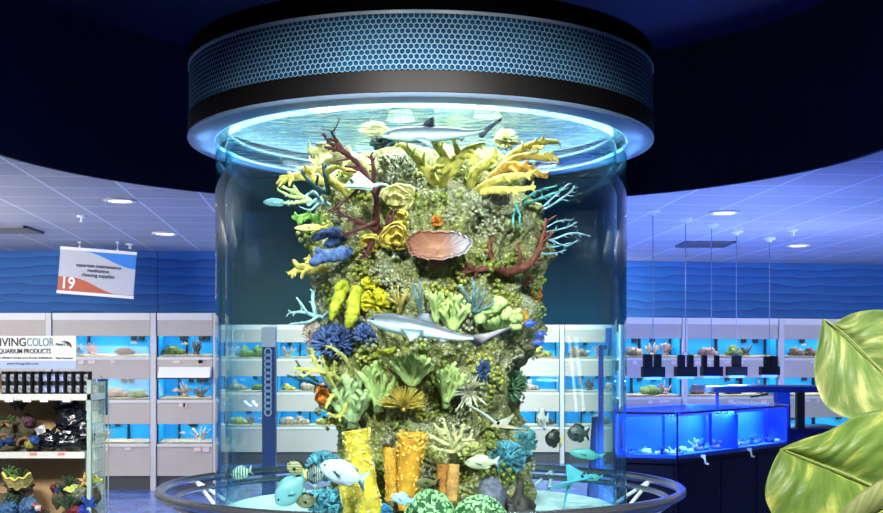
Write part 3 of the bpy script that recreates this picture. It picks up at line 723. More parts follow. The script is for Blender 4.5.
def rosette(name, lab, m, x, y, rx, ry, seed=1, layers=3, off=.05, cat='coral', ruff=.22):
    "cup of ruffled plates facing the lens"
    rnd = random.Random(seed); d = SD_(x, y)-off; k = d/F; mb_ = MB(); c = P(x, y, d)
    for l in range(layers):
        s_ = 1-.28*l; ph = rnd.uniform(0, 6); cx_, cy_ = rnd.uniform(-.2, .2)*rx*l*.6, rnd.uniform(-.25, .1)*ry*l*.6
        fq = rnd.choice((5, 6, 7))
        def f(u, v):
            a = 2*pi*u*.97; rr = .08+.92*v; w1 = 1+ruff*.5*sin(3*a+ph)*v
            return c+Vector(((cx_+rx*s_*rr*cos(a)*w1)*k, -.02*l-.07*v*v*(.6+.4*sin(a))-.018*sin(fq*a+ph)*v*v, (cy_+ry*s_*rr*sin(a)*w1)*k))
        mb_.grid(f, 36, 6, thick=.010)
    mb_.tube([c+Vector((0, .08, -.01)), c+Vector((0, -.01, 0))], [rx*.3*k, rx*.35*k], 8)
    roughen(mb_, .006, 40)
    return one(name, mb_, m, lab, cat)
def bush(name, lab, m, x, y, rx, ry, n=60, rpx=1.8, seed=1, off=.03, cat='coral', ln=.5, up=.2, curl=.0, flatd=.6):
    "rounded thicket of short branchlets"
    rnd = random.Random(seed); d = SD_(x, y)-off; k = d/F; mb_ = MB(); c = P(x, y, d)
    mb_.blob(c+Vector((0, .03, 0)), (rx*.72*k, rx*.5*k, ry*.72*k), 14, .25, 3, seed)
    for i in range(n):
        while True:
            v = Vector((rnd.uniform(-1, 1), rnd.uniform(-1, .35), rnd.uniform(-1, 1)))
            if .2 < v.length < 1: break
        v.normalize(); v2 = (v+Vector((rnd.uniform(-.4, .4), 0, up+rnd.uniform(-.2, .4)))).normalized()
        a = c+Vector((v.x*rx*(1-ln)*k, v.y*rx*flatd*(1-ln)*k, v.z*ry*(1-ln)*k)); e_ = c+Vector((v2.x*rx*k, v2.y*rx*flatd*k-.005, v2.z*ry*k))*1
        mid = (a+e_)/2+Vector((rnd.uniform(-1, 1)*curl, rnd.uniform(-1, 0)*curl, rnd.uniform(-1, 1)*curl))
        mb_.tube([a, mid, e_], [rpx*k*1.1, rpx*k, rpx*k*.8], 5)
    return one(name, mb_, m, lab, cat)
def spiky(name, lab, m, x, y, L, n=70, rpx=.9, seed=1, off=.03, a0=-20, a1=200, cat='coral'):
    rnd = random.Random(seed); d = SD_(x, y)-off; k = d/F; mb_ = MB(); c = P(x, y, d); mb_.blob(c, (L*.13*k,)*3, 10, .2)
    for i in range(n):
        a = radians(rnd.uniform(a0, a1)); el = rnd.uniform(.35, 1.0); l_ = L*rnd.uniform(.75, 1.05)*k
        v = Vector((cos(a)*el, -sqrt(max(0, 1-el*el))*.8-.05, sin(a)*el))
        mb_.tube([c, c+v*l_*.55, c+v*l_+Vector((0, 0, -.004))], [rpx*k*1.2, rpx*k, rpx*k*.5], 5)
    return one(name, mb_, m, lab, cat)
def sponge(name, lab, m, pts, seed=1, d0=None, nub=1.0, cat='sponge', hollow=.6, off=.08, nubm=None):
    "knobbly tube sponge along (x, y, radius px), foot first, with an open top"
    d = d0 if d0 else SD_(pts[0][0], pts[0][1])-off; k = d/F; rnd = random.Random(seed)
    ax = crom([P(x, y, d) for x, y, r_ in pts], 8); rr = [v.x*k for v in crom([Vector((r_, 0, 0)) for x, y, r_ in pts], 8)]
    K = len(ax)-1; mb_ = MB(); up = (ax[-1]-ax[0]).normalized(); e1 = Vector((0, 1, 0)).cross(up).normalized(); e2 = up.cross(e1)
    def f(u, v):
        t = v*1.18; a = 2*pi*u
        if t <= 1: i = min(K-1, int(t*K)); w_ = t*K-i; p = ax[i].lerp(ax[i+1], w_); r_ = rr[i]+(rr[i+1]-rr[i])*w_; r_ *= (1 if hollow > .5 or t < .86 else sqrt(max(.05, 1-((t-.86)/.15)**2*.8))); r_ *= 1+.05*nub*noise.noise(Vector((cos(a)*2, sin(a)*2, t*9+seed)))
        else: s_ = (t-1)/.18; p = ax[-1]-up*(s_*.8*rr[-1]); r_ = rr[-1]*(hollow+(1-hollow)*max(0, 1-s_*2.5))*(1 if s_ < .98 else .02)
        return p+e1*cos(a)*r_+e2*sin(a)*r_
    mb_.grid(f, 24, 46)
    for i in range(int(230*nub)):
        t = rnd.uniform(.02, .98); a = rnd.uniform(0, 2*pi); i_ = min(K-1, int(t*K)); p = ax[i_].lerp(ax[i_+1], t*K-i_); r_ = rr[i_]+(rr[i_+1]-rr[i_])*(t*K-i_)
        mb_.blob(p+(e1*cos(a)+e2*sin(a))*r_*1.0, rr[i_]*rnd.uniform(.08, .15), 6, mi=1)
    return one(name, mb_, [m, nubm or m], lab, cat)
def brain(name, lab, m, x, y, rx, ry, d, cat='coral', dep=.14):
    k = d/F; c = P(x, y, d); mb_ = MB(); hh = []
    def f(u, v):
        a = 2*pi*u; e = pi/2*v; p = Vector((cos(a)*cos(e), sin(a)*cos(e), sin(e)))
        q = p*2.6+Vector((x, 0, y)); q = q+Vector((noise.noise(q*1.3), noise.noise(q*1.3+Vector((7, 0, 0))), noise.noise(q*1.3+Vector((0, 9, 0)))))*.75
        h = sin(q.x*6.5+2*sin(q.z*4))*sin(q.z*6.5+q.y*5+2*sin(q.x*3.2)); hh.append(h); s_ = 1+.08*max(-.6, min(.6, h*1.6))
        return c+Vector((p.x*rx*k*s_, p.y*dep*s_*1.2, p.z*ry*k*s_))
    mb_.grid(f, 130, 60)
    o_ = one(name, mb_, m, lab, cat); at = o_.data.attributes.new('ridge', 'FLOAT', 'POINT'); at.data.foreach_set('value', hh)
    return o_
# ------------------------------------------------------------------ corals on the reef
YEL = cm('coral_yellow', (240, 216, 110)); YELP = cm('coral_pale_yellow', (244, 232, 160), .8); GOLD = cm('coral_gold', (232, 200, 92), .74)
GRN = cm('coral_leather_green', (216, 236, 152), .84, scale=14); GRNL = cm('coral_light_green', (208, 228, 146), .8); LIME = cm('coral_lime', (206, 206, 60), .7)
RED = cm('coral_crimson', (94, 44, 44), .65, scale=40); BRICK = cm('coral_brick', (130, 70, 58), .65, scale=40); BLUE = cm('coral_blue', (92, 116, 182), .62, scale=40)
DEEP = cm('coral_deep_blue', (58, 84, 140), .6, scale=40); TEALC = cm('coral_teal', (104, 186, 212), .62, scale=30); ICE = cm('coral_ice', (176, 220, 224), .75)
DARK = cm('coral_dark_green', (44, 76, 76), .5); ORG = cm('coral_orange', (226, 132, 40), .7, scale=40); PINK = cm('coral_salmon', (196, 112, 96), .75, scale=18)
CREAM = cm('coral_cream', (232, 226, 168), .78); OLIVE = cm('coral_olive', (140, 142, 66), .65); LAV = cm('coral_grey_violet', (118, 120, 140), .7, scale=50)
A_ = antler
# upper left
A_('elkhorn_coral', 'cream and yellow elkhorn coral jutting left under the red gorgonian', YELP, [
  [(372,172,.02,10),(352,160,.14,11),(330,156,.22,10),(312,150,.26,6)], [(345,160,.16,8),(333,148,.22,6),(318,145,.26,4)], [(330,157,.2,7),(317,163,.26,5),(310,160,.28,3)]], flat=.5)
A_('elkhorn_coral', 'yellow bent coral branch below the cream elkhorn', YEL, [
  [(350,194,.04,7),(335,184,.14,6),(322,172,.2,5),(314,158,.22,4)], [(324,174,.2,4),(338,166,.22,4),(349,172,.2,5),(356,178,.18,5)]], flat=.6)
A_('elkhorn_coral', 'yellow flat coral frond at the reef\'s far upper left', YEL, [
  [(325,182,.02,6),(304,176,.08,6),(290,178,.1,6),(281,178,.1,4)], [(318,170,.06,5),(304,169,.1,4)]], flat=.5, d0=6.55)
A_('finger_coral', 'pale green tipped spray of fingers at the reef\'s upper left', GRNL, [
  [(312,203,.0,4),(298,194,.05,3),(283,187,.08,1.6)], [(303,198,.04,3),(290,196,.08,2.2),(278,190,.1,1.2)], [(306,201,.04,3),(296,203,.1,2.4),(284,203,.12,1.5)], [(300,196,.04,2.6),(294,186,.08,1.4)]], d0=6.5)
A_('staghorn_coral', 'blackish green antler coral below the yellow branches, left', DARK, [
  [(330,194,.06,3.6),(317,188,.14,3.2),(306,178,.18,2.6),(302,171,.2,1.6)], [(329,192,.1,3.6),(326,180,.18,3),(323,166,.2,2)], [(316,187,.14,2.2),(318,176,.2,1.6)]], d0=6.3)
A_('sea_fan', 'ice white lacy branch clump under the black green antler coral', ICE, [
  [(330,205,.02,2.5),(318,200,.1,3),(308,205,.14,2)], [(322,204,.1,2.6),(314,192,.14,2),(306,196,.16,1.4)], [(326,202,.1,2.4),(322,190,.14,1.8)], [(318,203,.1,2),(310,210,.14,1.3),(300,207,.14,1)]], d0=6.4)
A_('gorgonian', 'crimson branching gorgonian reaching up at the reef\'s upper left', RED, [
  [(378,240,.02,6),(376,218,.1,6),(376,196,.16,5.4),(362,168,.2,4.6),(346,153,.24,4),(337,141,.26,3),(332,132,.27,1.8)],
  [(350,156,.23,3.4),(338,150,.26,3),(325,147,.28,2)], [(337,150,.26,2.6),(329,142,.27,2.2),(323,134,.28,1.4)], [(372,190,.17,4),(374,172,.22,3.4),(371,155,.24,2.2)],
  [(376,230,.08,4.6),(360,222,.14,3.6),(346,216,.18,3),(336,208,.2,1.8)], [(376,222,.1,4),(362,228,.14,3.6),(350,232,.16,2.4),(340,236,.16,1.6)], [(362,186,.18,2.6),(346,200,.2,2.2),(332,212,.22,1.4)], [(376,236,.06,5),(388,226,.12,4),(394,212,.14,2.4)], [(374,238,.05,5),(368,250,.1,4),(362,258,.1,2.4)]], wob=.12, thin=.62, twig=9, tw=1.2)
A_('finger_coral', 'bright green leafy coral at the left reef edge above an orange fish', cm('coral_bright_green', (150, 210, 96)), [
  [(322,222,.02,4),(310,216,.08,5),(300,218,.1,4.6),(293,217,.11,2.6)], [(318,222,.04,3),(320,212,.1,2)], [(312,218,.08,3),(308,210,.1,1.8)]], d0=6.5, flat=.5)
A_('finger_coral', 'dark blue thick finger coral at the left reef edge, upper one', DEEP, [
  [(345,236,.02,5),(330,233,.1,5.5),(316,238,.14,4.4)], [(338,242,.06,4),(328,244,.1,4)]], wob=.25, thin=1, twig=0)
A_('finger_coral', 'knobbly blue coral under the dark blue finger, left reef edge', BLUE, [
  [(350,252,.02,5.5),(336,256,.1,6),(322,256,.14,6),(314,263,.16,5)], [(322,256,.14,4.4),(318,250,.16,3)]], wob=.3, thin=1, twig=0)
A_('leaf_coral', 'yellow pointed leaf coral below the knobbly blue coral', YEL, [
  [(326,268,.02,6),(312,268,.08,8.5),(300,269,.1,6),(289,274,.11,2)], [(312,264,.08,5),(308,259,.1,3)]], d0=6.5, flat=.4)
# top
A_('elkhorn_coral', 'big yellow antler frond at the top centre of the reef', cm('coral_lemon', (234, 222, 108), .8), [
  [(446,185,.04,9),(450,170,.16,10),(462,156,.22,7),(472,148,.25,6),(484,144,.26,3.5)], [(450,168,.18,7),(443,154,.24,6),(434,143,.27,4)], [(462,156,.22,6),(456,148,.26,4),(453,140,.28,2.6)], [(446,172,.18,6),(439,160,.24,3.6)], [(468,153,.24,5),(474,158,.26,4),(476,166,.26,2)]], flat=.5)
A_('elkhorn_coral', 'yellow antler frond left of the big one at the top centre', cm('coral_lemon', (230, 214, 82)), [
  [(436,184,.03,7),(428,172,.14,7),(418,160,.2,6.5),(408,150,.24,5),(399,144,.25,3)], [(420,163,.2,5),(414,156,.24,4),(413,152,.25,2.6)], [(430,174,.14,5),(438,166,.2,3.4)]], flat=.5)
A_('elkhorn_coral', 'yellow knuckled frond between the two antler corals at the top', cm('coral_lemon', (230, 214, 82)), [
  [(470,186,.04,6),(474,174,.14,6.5),(483,166,.2,6),(492,160,.24,6.5),(495,158,.25,5)]], flat=.6)
A_('elkhorn_coral', 'topmost tan yellow branch pointing right at the reef top', GOLD, [
  [(500,170,.02,6),(512,156,.1,5.6),(528,146,.14,5),(545,142,.16,4),(557,142,.16,2.6)], [(530,146,.14,3.4),(542,148,.18,2.4)]], flat=.7, d0=6.5)
A_('elkhorn_coral', 'second tan yellow branch pointing right at the reef top', GOLD, [
  [(495,176,.02,6),(512,160,.12,5),(530,156,.16,5),(548,158,.18,4.4),(557,158,.18,3)], [(528,155,.16,3),(538,151,.2,1.8)], [(540,157,.16,3),(547,152,.2,1.6)]], flat=.7, d0=6.42)
A_('elkhorn_coral', 'orange brown plate coral between the right pointing branches', cm('coral_orange_brown', (206, 152, 62)), [
  [(490,182,.02,7),(506,168,.12,8),(522,168,.18,8),(538,174,.2,5),(546,176,.2,3)]], flat=.4, d0=6.4)
A_('elkhorn_coral', 'lowest yellow double branch pointing right at the reef top', YEL, [
  [(476,194,.02,6),(488,184,.14,6),(504,178,.2,5.6),(522,176,.22,4.6),(534,173,.22,3)], [(482,192,.1,5),(498,190,.2,5),(516,190,.22,4),(534,187,.22,2.6)]], flat=.6, d0=6.35)
bush('encrusting_coral', 'grey white speckled round coral head under the top yellow fronds', cm('coral_speckle', (206, 208, 178), .45, scale=60), 402, 172, 15, 18, n=90, rpx=1.3, seed=3, ln=.3)
bush('soft_coral', 'dark bushy coral right behind the red gorgonian tips', DARK, 386, 142, 16, 12, n=50, rpx=1.6, seed=4)
bush('soft_coral', 'cream tufted coral at the very top left of the reef', cm('coral_wheat', (186, 178, 124), .75), 374, 130, 14, 8, n=60, rpx=1.5, seed=5, off=.08)
bush('soft_coral', 'pale yellow tuft coral behind the upper shark\'s tail', cm('coral_wheat', (186, 178, 124), .75), 506, 140, 12, 10, n=60, rpx=1.4, seed=6, off=.05)
# centre
rosette('lettuce_coral', 'pale yellow ruffled cup coral, uppermost of the cups', YELP, 399, 198, 16, 13, 2, 3)
rosette('lettuce_coral', 'golden ruffled cup coral beside the salmon bowl coral', GOLD, 395, 238, 15, 13, 5, 3)
rosette('lettuce_coral', 'small yellow cup coral between the two larger cups', YEL, 402, 220, 7, 8, 6, 2, ruff=.1)
rosette('lettuce_coral', 'flat golden plate coral left of the golden cup', GOLD, 372, 244, 13, 8, 7, 2, ruff=.12)
# salmon bowl
def bowl():
    x, y = 438, 244; d = SD_(x, y)-.17; k = d/F; c = P(x, y, d); mb_ = MB()
    def f(u, v):
        a = 2*pi*u; w_ = 1+.05*sin(3*a+1)+.03*sin(7*a); rx, rz = 32, 15
        dish = (1-v*v)
        return c+Vector((rx*v*math.copysign(abs(cos(a))**.75, cos(a))*w_*k, .10*dish-.13*v*sin(-a)*.55, (rz*v*sin(a)*w_-5*dish)*k))+Vector((0, -.006*sin(22*a)*v*v, .003*sin(22*a)*v))
    mb_.grid(f, 120, 12, thick=.012)
    mb_.tube([c+Vector((0, .28, -.16)), c+Vector((0, .13, -.05))], [.06, .05], 12, round_end=False)
    m_ = bpy.data.materials.new('coral_bowl'); m_.use_nodes = True; nt = m_.node_tree; b = nt.nodes['Principled BSDF']; b.inputs['Roughness'].default_value = .6
    tc = nt.nodes.new('ShaderNodeTexCoord'); sp = nt.nodes.new('ShaderNodeSeparateXYZ'); r = nt.nodes.new('ShaderNodeValToRGB'); e = r.color_ramp.elements
    ns = nt.nodes.new('ShaderNodeTexNoise'); ns.inputs['Scale'].default_value = 9; ad = nt.nodes.new('ShaderNodeMath'); ad.operation = 'MULTIPLY_ADD'; ad.inputs[1].default_value = .3
    nt.links.new(tc.outputs['Generated'], sp.inputs[0]); nt.links.new(tc.outputs['Object'], ns.inputs['Vector']); nt.links.new(ns.outputs['Fac'], ad.inputs[0]); nt.links.new(sp.outputs[0], ad.inputs[2])
    e[0].position = .2; e[0].color = rgb(142, 92, 76); e[1].position = 1.0; e[1].color = rgb(186, 172, 186); q = e.new(.62); q.color = rgb(162, 110, 88); q = e.new(.82); q.color = rgb(158, 122, 116)
    nt.links.new(ad.outputs[0], r.inputs[0]); nt.links.new(r.outputs[0], b.inputs['Base Color'])
    one('bowl_coral', mb_, m_, 'large salmon pink bowl coral in the middle of the reef', 'coral')
bowl()
bush('zoanthid', 'small orange polyp ball above the salmon bowl coral', ORG, 437, 221, 6, 6, n=40, rpx=1, seed=8)
A_('gorgonian', 'brick red gorgonian curving up on the reef\'s right side', BRICK, [
  [(505,272,.0,6.5),(518,270,.1,6.6),(532,262,.14,6),(540,246,.16,4.6),(544,232,.17,3.4),(546,219,.17,2)], [(508,274,.04,6),(494,268,.14,5),(476,270,.18,4),(462,273,.2,3),(452,277,.2,1.6)],
  [(500,272,.08,5),(492,258,.14,4),(489,246,.16,3),(491,238,.16,2)], [(541,244,.16,3),(548,238,.2,2.2),(553,232,.2,1.4)], [(476,270,.18,3),(466,262,.2,2),(458,260,.2,1.2)], [(516,270,.1,4),(520,256,.14,3),(517,246,.14,2)]], wob=.12, thin=.62, twig=9, tw=1.2)
A_('sea_whip', 'spray of pale blue sea whips on the reef\'s upper right edge', cm('coral_pale_blue', (150, 196, 216), .75), [
  [(520,235,.0,2),(535,215,.08,2),(552,205,.1,1.6),(570,192,.1,1.4),(574,186,.1,1)], [(535,214,.08,1.6),(555,196,.1,1.4),(568,184,.12,1)], [(522,236,.02,1.6),(545,232,.1,1.4),(565,228,.12,1.2),(577,222,.12,.9)],
  [(524,240,.02,1.6),(550,240,.1,1.3),(572,233,.12,1.2),(590,236,.12,.9)], [(526,246,.02,1.5),(552,247,.1,1.2),(570,243,.12,.9)], [(540,232,.08,1.4),(556,222,.12,1.2),(572,220,.12,.8)], [(526,250,.02,1.4),(548,254,.1,1.2),(566,250,.12,.8)], [(552,240,.1,1.2),(566,246,.14,1),(578,240,.14,.7)]], d0=6.75, n=6)
A_('sea_whip', 'teal feathery whips below the reef\'s top right branches', cm('coral_pale_teal', (110, 196, 200), .7), [
  [(520,206,.02,2),(536,200,.1,2),(552,194,.14,1.6),(568,188,.14,1)], [(522,202,.04,2),(536,192,.12,1.8),(556,186,.14,1.2)], [(518,206,.04,2),(514,214,.1,1.8),(513,224,.12,1.4)], [(516,205,.06,2),(520,216,.12,1.6),(519,226,.12,1.2)]], d0=6.5, n=6)
bush('zoanthid', 'orange polyp clump at the right reef edge, uppermost of three', ORG, 526, 279, 7, 6, n=40, rpx=1.1, seed=9)
bush('zoanthid', 'larger orange polyp clump at the right reef edge', ORG, 533, 297, 9, 9, n=60, rpx=1.2, seed=10)
bush('zoanthid', 'orange and yellow polyp clump, lowest of three at the right edge', cm('coral_amber', (226, 168, 60)), 519, 318, 10, 8, n=60, rpx=1.2, seed=11)
bush('soft_coral', 'yellow tuft beside the lowest orange polyps', LIME, 510, 324, 8, 5, n=40, rpx=1.1, seed=12)
# middle rows
fingers('leather_coral', 'green leather coral above the middle shark\'s back', GRN, 453, 326, 30, 17, 7, 3.4, 21)
def leafgreen():
    x, y = 498, 326; d = SD_(x, y)-.07; k = d/F; c = P(x, y, d); mb_ = MB(); rnd = random.Random(5)
    for i in range(16):
        t = i/15; px_ = -19+38*t+rnd.uniform(-3, 3); hz = 4+16*sin(pi*min(1, t*1.1))+rnd.uniform(-4, 5); s_ = rnd.uniform(5, 7)*k
        mb_.blob(c+Vector((px_*k, -.03-rnd.uniform(0, .06), hz*k)), (s_, s_*.7, s_*.8), 10, .35, 2.2, i)
    for i in range(9):
        px_ = -20+5*i; mb_.tube([c+Vector((px_*.5*k, .03, -.01)), c+Vector((px_*k, -.03, (6+9*rnd.random())*k))], [3*k, 3.6*k], 7)
    one('leather_coral', mb_, GRNL, 'pale green folded cabbage coral above the middle shark\'s tail', 'coral')
leafgreen()
A_('sea_fan', 'blue grey finger coral between the two middle green corals', cm('coral_blue_grey', (128, 160, 172), .7), [
  [(472,312,.02,3),(468,298,.1,2.6),(460,286,.14,1.6)], [(472,310,.04,3),(474,294,.12,2.6),(473,280,.14,1.6)], [(474,312,.04,3),(482,300,.12,2.4),(484,290,.14,1.4)], [(476,312,.04,2.6),(486,308,.12,2),(494,302,.14,1.2)], [(470,306,.06,2.2),(462,302,.12,1.6)], [(476,306,.08,2),(480,286,.14,1.4)]])
A_('finger_coral', 'thin blue grey tubes rising by the middle shark\'s fin', cm('coral_blue_grey', (128, 160, 172)), [
  [(420,312,.04,2),(417,300,.12,1.8),(413,284,.14,1.4)], [(421,310,.04,2),(421,296,.12,1.6),(419,280,.14,1.2)]])
fingers('leather_coral', 'small green finger coral just right of the thin blue tubes', GRN, 436, 318, 26, 9, 4, 2.6, 22)
A_('staghorn_coral', 'thin tan staghorn coral above the middle shark\'s head', cm('coral_tan', (216, 190, 100)), [
  [(398,314,.04,3),(402,302,.12,3),(408,290,.16,2.2)], [(399,312,.06,2.6),(396,300,.12,2.2),(392,288,.15,1.4)], [(400,306,.1,2),(398,294,.14,1.6),(398,286,.15,1)], [(397,304,.12,1.8),(389,298,.15,1.4)], [(401,304,.12,1.8),(405,294,.15,1.4)]])
bush('soft_coral', 'bright yellow tufted coral left of the tan staghorn', cm('coral_sulphur', (222, 206, 44)), 376, 302, 15, 13, n=80, rpx=1.8, seed=14, off=.05)
bush('soft_coral', 'yellow button coral above the yellow tufted coral', cm('coral_sulphur', (222, 206, 44)), 372, 283, 10, 6, n=50, rpx=2.2, seed=15, off=.04)
A_('tube_sponge', 'long drooping yellow green lobe, left of the two, above blue coral', LIME, [[(344,284,.02,5),(340,296,.1,5.5),(335,308,.12,6),(332,318,.12,4)], [(344,284,.04,4),(338,288,.1,4)]], cat='sponge', wob=.2, thin=1, twig=0)
A_('tube_sponge', 'long drooping yellow green lobe, right of the two, above blue coral', LIME, [[(356,290,.02,5),(354,302,.1,6),(351,314,.12,7),(350,324,.12,5)]], cat='sponge', wob=.2, thin=1, twig=0)
bush('table_coral', 'wide deep blue bristly table coral at the left of the reef', BLUE, 336, 341, 25, 17, n=170, rpx=1.25, seed=16, off=.12, ln=.35)
bush('table_coral', 'small blue bristly coral at the middle shark\'s nose', BLUE, 367, 333, 14, 10, n=110, rpx=1.1, seed=17, off=.09, ln=.35)
A_('staghorn_coral', 'bleached white green branches sticking out left mid reef', ICE, [
  [(330,318,.0,3),(316,316,.06,2.6),(302,312,.08,2),(289,313,.08,1.2)], [(318,316,.06,2.2),(308,322,.08,1.8),(290,324,.08,1.1)], [(316,316,.06,3),(313,304,.08,2.6),(313,292,.08,2.2)], [(308,314,.08,2),(302,305,.1,1.6),(297,298,.1,1)], [(324,316,.04,2.4),(332,308,.08,1.6)]], d0=6.6)
bush('soft_coral', 'pink grey tufted sponge left of the deep blue table coral', cm('coral_dusty_pink', (196, 172, 156)), 312, 334, 9, 14, n=60, rpx=1.4, seed=18, off=.02)
A_('staghorn_coral', 'slender yellow green antler coral fanning left in mid reef', cm('coral_yellow_green', (206, 200, 110)), [
  [(340,398,.02,4),(328,380,.1,3.6),(316,364,.14,3),(311,350,.15,1.6)], [(346,384,.04,3.4),(330,374,.12,3),(310,370,.16,2.4),(294,368,.16,1.4)], [(352,376,.04,3.4),(346,360,.14,2.8),(336,350,.18,2.2),(326,346,.18,1.4)],
  [(333,386,.1,3),(326,370,.14,2.4),(322,356,.16,1.4)], [(316,368,.14,2),(304,376,.18,1.6),(296,372,.18,1)], [(334,376,.12,2.4),(334,362,.16,1.8)], [(340,400,.04,3.6),(332,396,.1,3),(326,408,.14,2)], [(346,404,.02,3.6),(340,416,.1,3.4),(328,414,.14,2)]], d0=6.35)
A_('sea_fan', 'thin black branches poking out left under the yellow green antlers', DARK, [
  [(322,388,.02,2.4),(310,382,.06,2),(298,379,.08,1.6),(287,375,.08,1)], [(318,382,.06,2),(306,374,.08,1.6),(297,367,.08,1)], [(316,386,.06,1.6),(314,393,.08,1)], [(304,372,.08,1.4),(296,361,.08,1)]], d0=6.65)
rosette('disc_sponge', 'round orange disc sponge at the left of the green leather corals', ORG, 324, 396, 8, 11, 9, 2, off=.2, cat='sponge', ruff=.06)
fingers('leather_coral', 'pale green leather coral at lower left, nearest the disc sponge', cm('coral_mint', (196, 220, 158)), 352, 418, 42, 20, 8, 4.6, 23, off=.22)
fingers('leather_coral', 'green fan shaped leather coral second from the left', GRN, 378, 402, 42, 17, 7, 4.4, 24, off=.1)
fingers('leather_coral', 'green leather coral above the yellow spiky coral', GRN, 412, 382, 30, 19, 8, 3.8, 25, off=.08)
fingers('leather_coral', 'green leather coral right of the yellow spiky coral', GRN, 446, 398, 32, 15, 7, 3.8, 26, off=.08, lean=5)
spiky('anemone', 'golden spiky anemone coral in the lower middle of the reef', GOLD, 404, 408, 29, 130, .9, 3, .09, 5, 175)
A_('fan_coral', 'yellow flat plate under the middle shark', LIME, [[(396,348,.02,3),(386,352,.08,4),(376,354,.1,3)]], flat=.5)
M_fst = mat('feather_star_white', (236, 232, 214), (200, 190, 160), rough=.6, scale=30)
spiky('feather_star', 'white and dark striped feather star right of the green corals', M_fst, 470, 392, 23, 46, 1.1, 6, .10, 40, 330, cat='feather star')
bush('soft_coral', 'leafy teal green coral at the reef\'s right edge, low', cm('coral_teal_green', (96, 140, 100)), 510, 384, 17, 18, n=120, rpx=1.3, seed=19, off=.02)
bush('soft_coral', 'small deep blue coral between the shark and the leafy coral', DEEP, 483, 370, 7, 12, n=50, rpx=1.4, seed=20)
A_('staghorn_coral', 'cream staghorn coral right of the big orange sponge', CREAM, [
  [(452,456,.02,4),(450,442,.1,3.8),(446,430,.14,3),(444,420,.15,1.8)], [(452,448,.08,3.4),(460,436,.14,3),(464,424,.16,1.8)], [(450,446,.1,3),(438,440,.14,2.6),(428,434,.16,1.6)], [(454,452,.08,3.2),(466,444,.14,2.6),(472,434,.16,1.6)], [(448,436,.12,2.4),(438,428,.16,1.6)], [(452,452,.08,3),(440,450,.14,2.4),(432,446,.16,1.4)], [(456,440,.12,2.4),(453,426,.16,1.6)], [(462,440,.14,2.2),(474,440,.18,1.3)], [(446,440,.12,2.2),(434,424,.17,1.3)]], d0=6.2)
# sponges
SPY = cm('sponge_yellow', (232, 200, 64), .78, scale=30); NUB = cm('sponge_nub_pale', (244, 222, 130), .85); NUBO = cm('sponge_nub_amber', (240, 190, 90), .85)
SPO = cm('sponge_orange', (226, 160, 48), .72, scale=18)
sponge('tube_sponge', 'tall yellow tube sponge leaning at the lower left of the reef', SPY, [(371,530,12),(367,500,13),(361,470,13),(357,445,13),(356,430,13.5)], 1, 5.98, nubm=NUB)
sponge('tube_sponge', 'short yellow tube sponge behind the tall leaning one', SPY, [(354,530,8),(351,505,8.5),(347,484,8.5),(346,470,8)], 2, 6.1, nubm=NUB)
sponge('tube_sponge', 'slim orange tube sponge left of the big vase sponge', SPO, [(392,500,7),(392,480,7),(390,460,6.5),(389,447,6)], 3, 6.05, hollow=.3, nubm=NUBO)
sponge('vase_sponge', 'big orange vase sponge in the lower middle of the reef', SPO, [(406,510,8),(408,485,10),(410,460,12.5),(412,442,14.5),(412,432,14)], 4, 6.0, hollow=.75, nubm=NUBO)
sponge('tube_sponge', 'stubby brown orange sponge, left of the small pair', cm('sponge_rust', (196, 130, 56)), [(443,492,6),(443,476,6.5),(444,464,6)], 5, 6.05, .4)
sponge('tube_sponge', 'small pale topped orange sponge, right of the small pair', cm('sponge_apricot', (226, 168, 96)), [(452,500,5.5),(453,480,6),(454,464,5.5)], 6, 6.0, .4)
bush('polyp_coral', 'cream and green knobbly polyp coral above the small sponge pair', cm('coral_polyp_cream', (206, 206, 130), .7), 470, 452, 17, 10, n=70, rpx=2.0, seed=31, off=.08)
# blue bushes
bush('soft_coral', 'bushy teal blue coral left of the tall yellow sponge', TEALC, 324, 466, 18, 15, n=140, rpx=1.4, seed=32, off=.14, curl=.01)
bush('soft_coral', 'teal blue coral at the bottom left, below the silver fish', TEALC, 328, 502, 24, 14, n=150, rpx=1.5, seed=33, off=.22, curl=.01)
bush('soft_coral', 'teal blue bushy coral at the lower right of the reef', TEALC, 505, 458, 21, 17, n=170, rpx=1.4, seed=34, off=.06, curl=.01)
bush('soft_coral', 'teal blue tuft right beside the leafy coral, under the ray', cm('coral_light_teal', (110, 186, 200), .65), 524, 442, 13, 16, n=110, rpx=1.3, seed=35, off=.0)
bush('soft_coral', 'bright blue coral at the bottom edge below the tall yellow sponge', cm('coral_sky', (60, 150, 214), .7), 376, 512, 16, 9, n=90, rpx=1.5, seed=36, off=.30)
M_brain = None
m_ = bpy.data.materials.new('coral_brain'); m_.use_nodes = True; nt = m_.node_tree; b = nt.nodes['Principled BSDF']; b.inputs['Roughness'].default_value = .55
geo = nt.nodes.new('ShaderNodeAttribute'); geo.attribute_name = 'ridge'; r = nt.nodes.new('ShaderNodeValToRGB'); r.color_ramp.elements[0].position = .0; r.color_ramp.elements[0].color = rgb(40, 84, 48); r.color_ramp.elements[1].position = .28; r.color_ramp.elements[1].color = rgb(158, 208, 150)
nt.links.new(geo.outputs['Fac'], r.inputs[0]); nt.links.new(r.outputs[0], b.inputs['Base Color']); M_brain = m_
brain('brain_coral', 'green grooved brain coral at the bottom, left of the two', M_brain, 430, 524, 26, 33, 5.95)
brain('brain_coral', 'wide green grooved brain coral at the bottom, right of the two', M_brain, 480, 528, 29, 32, 5.9)
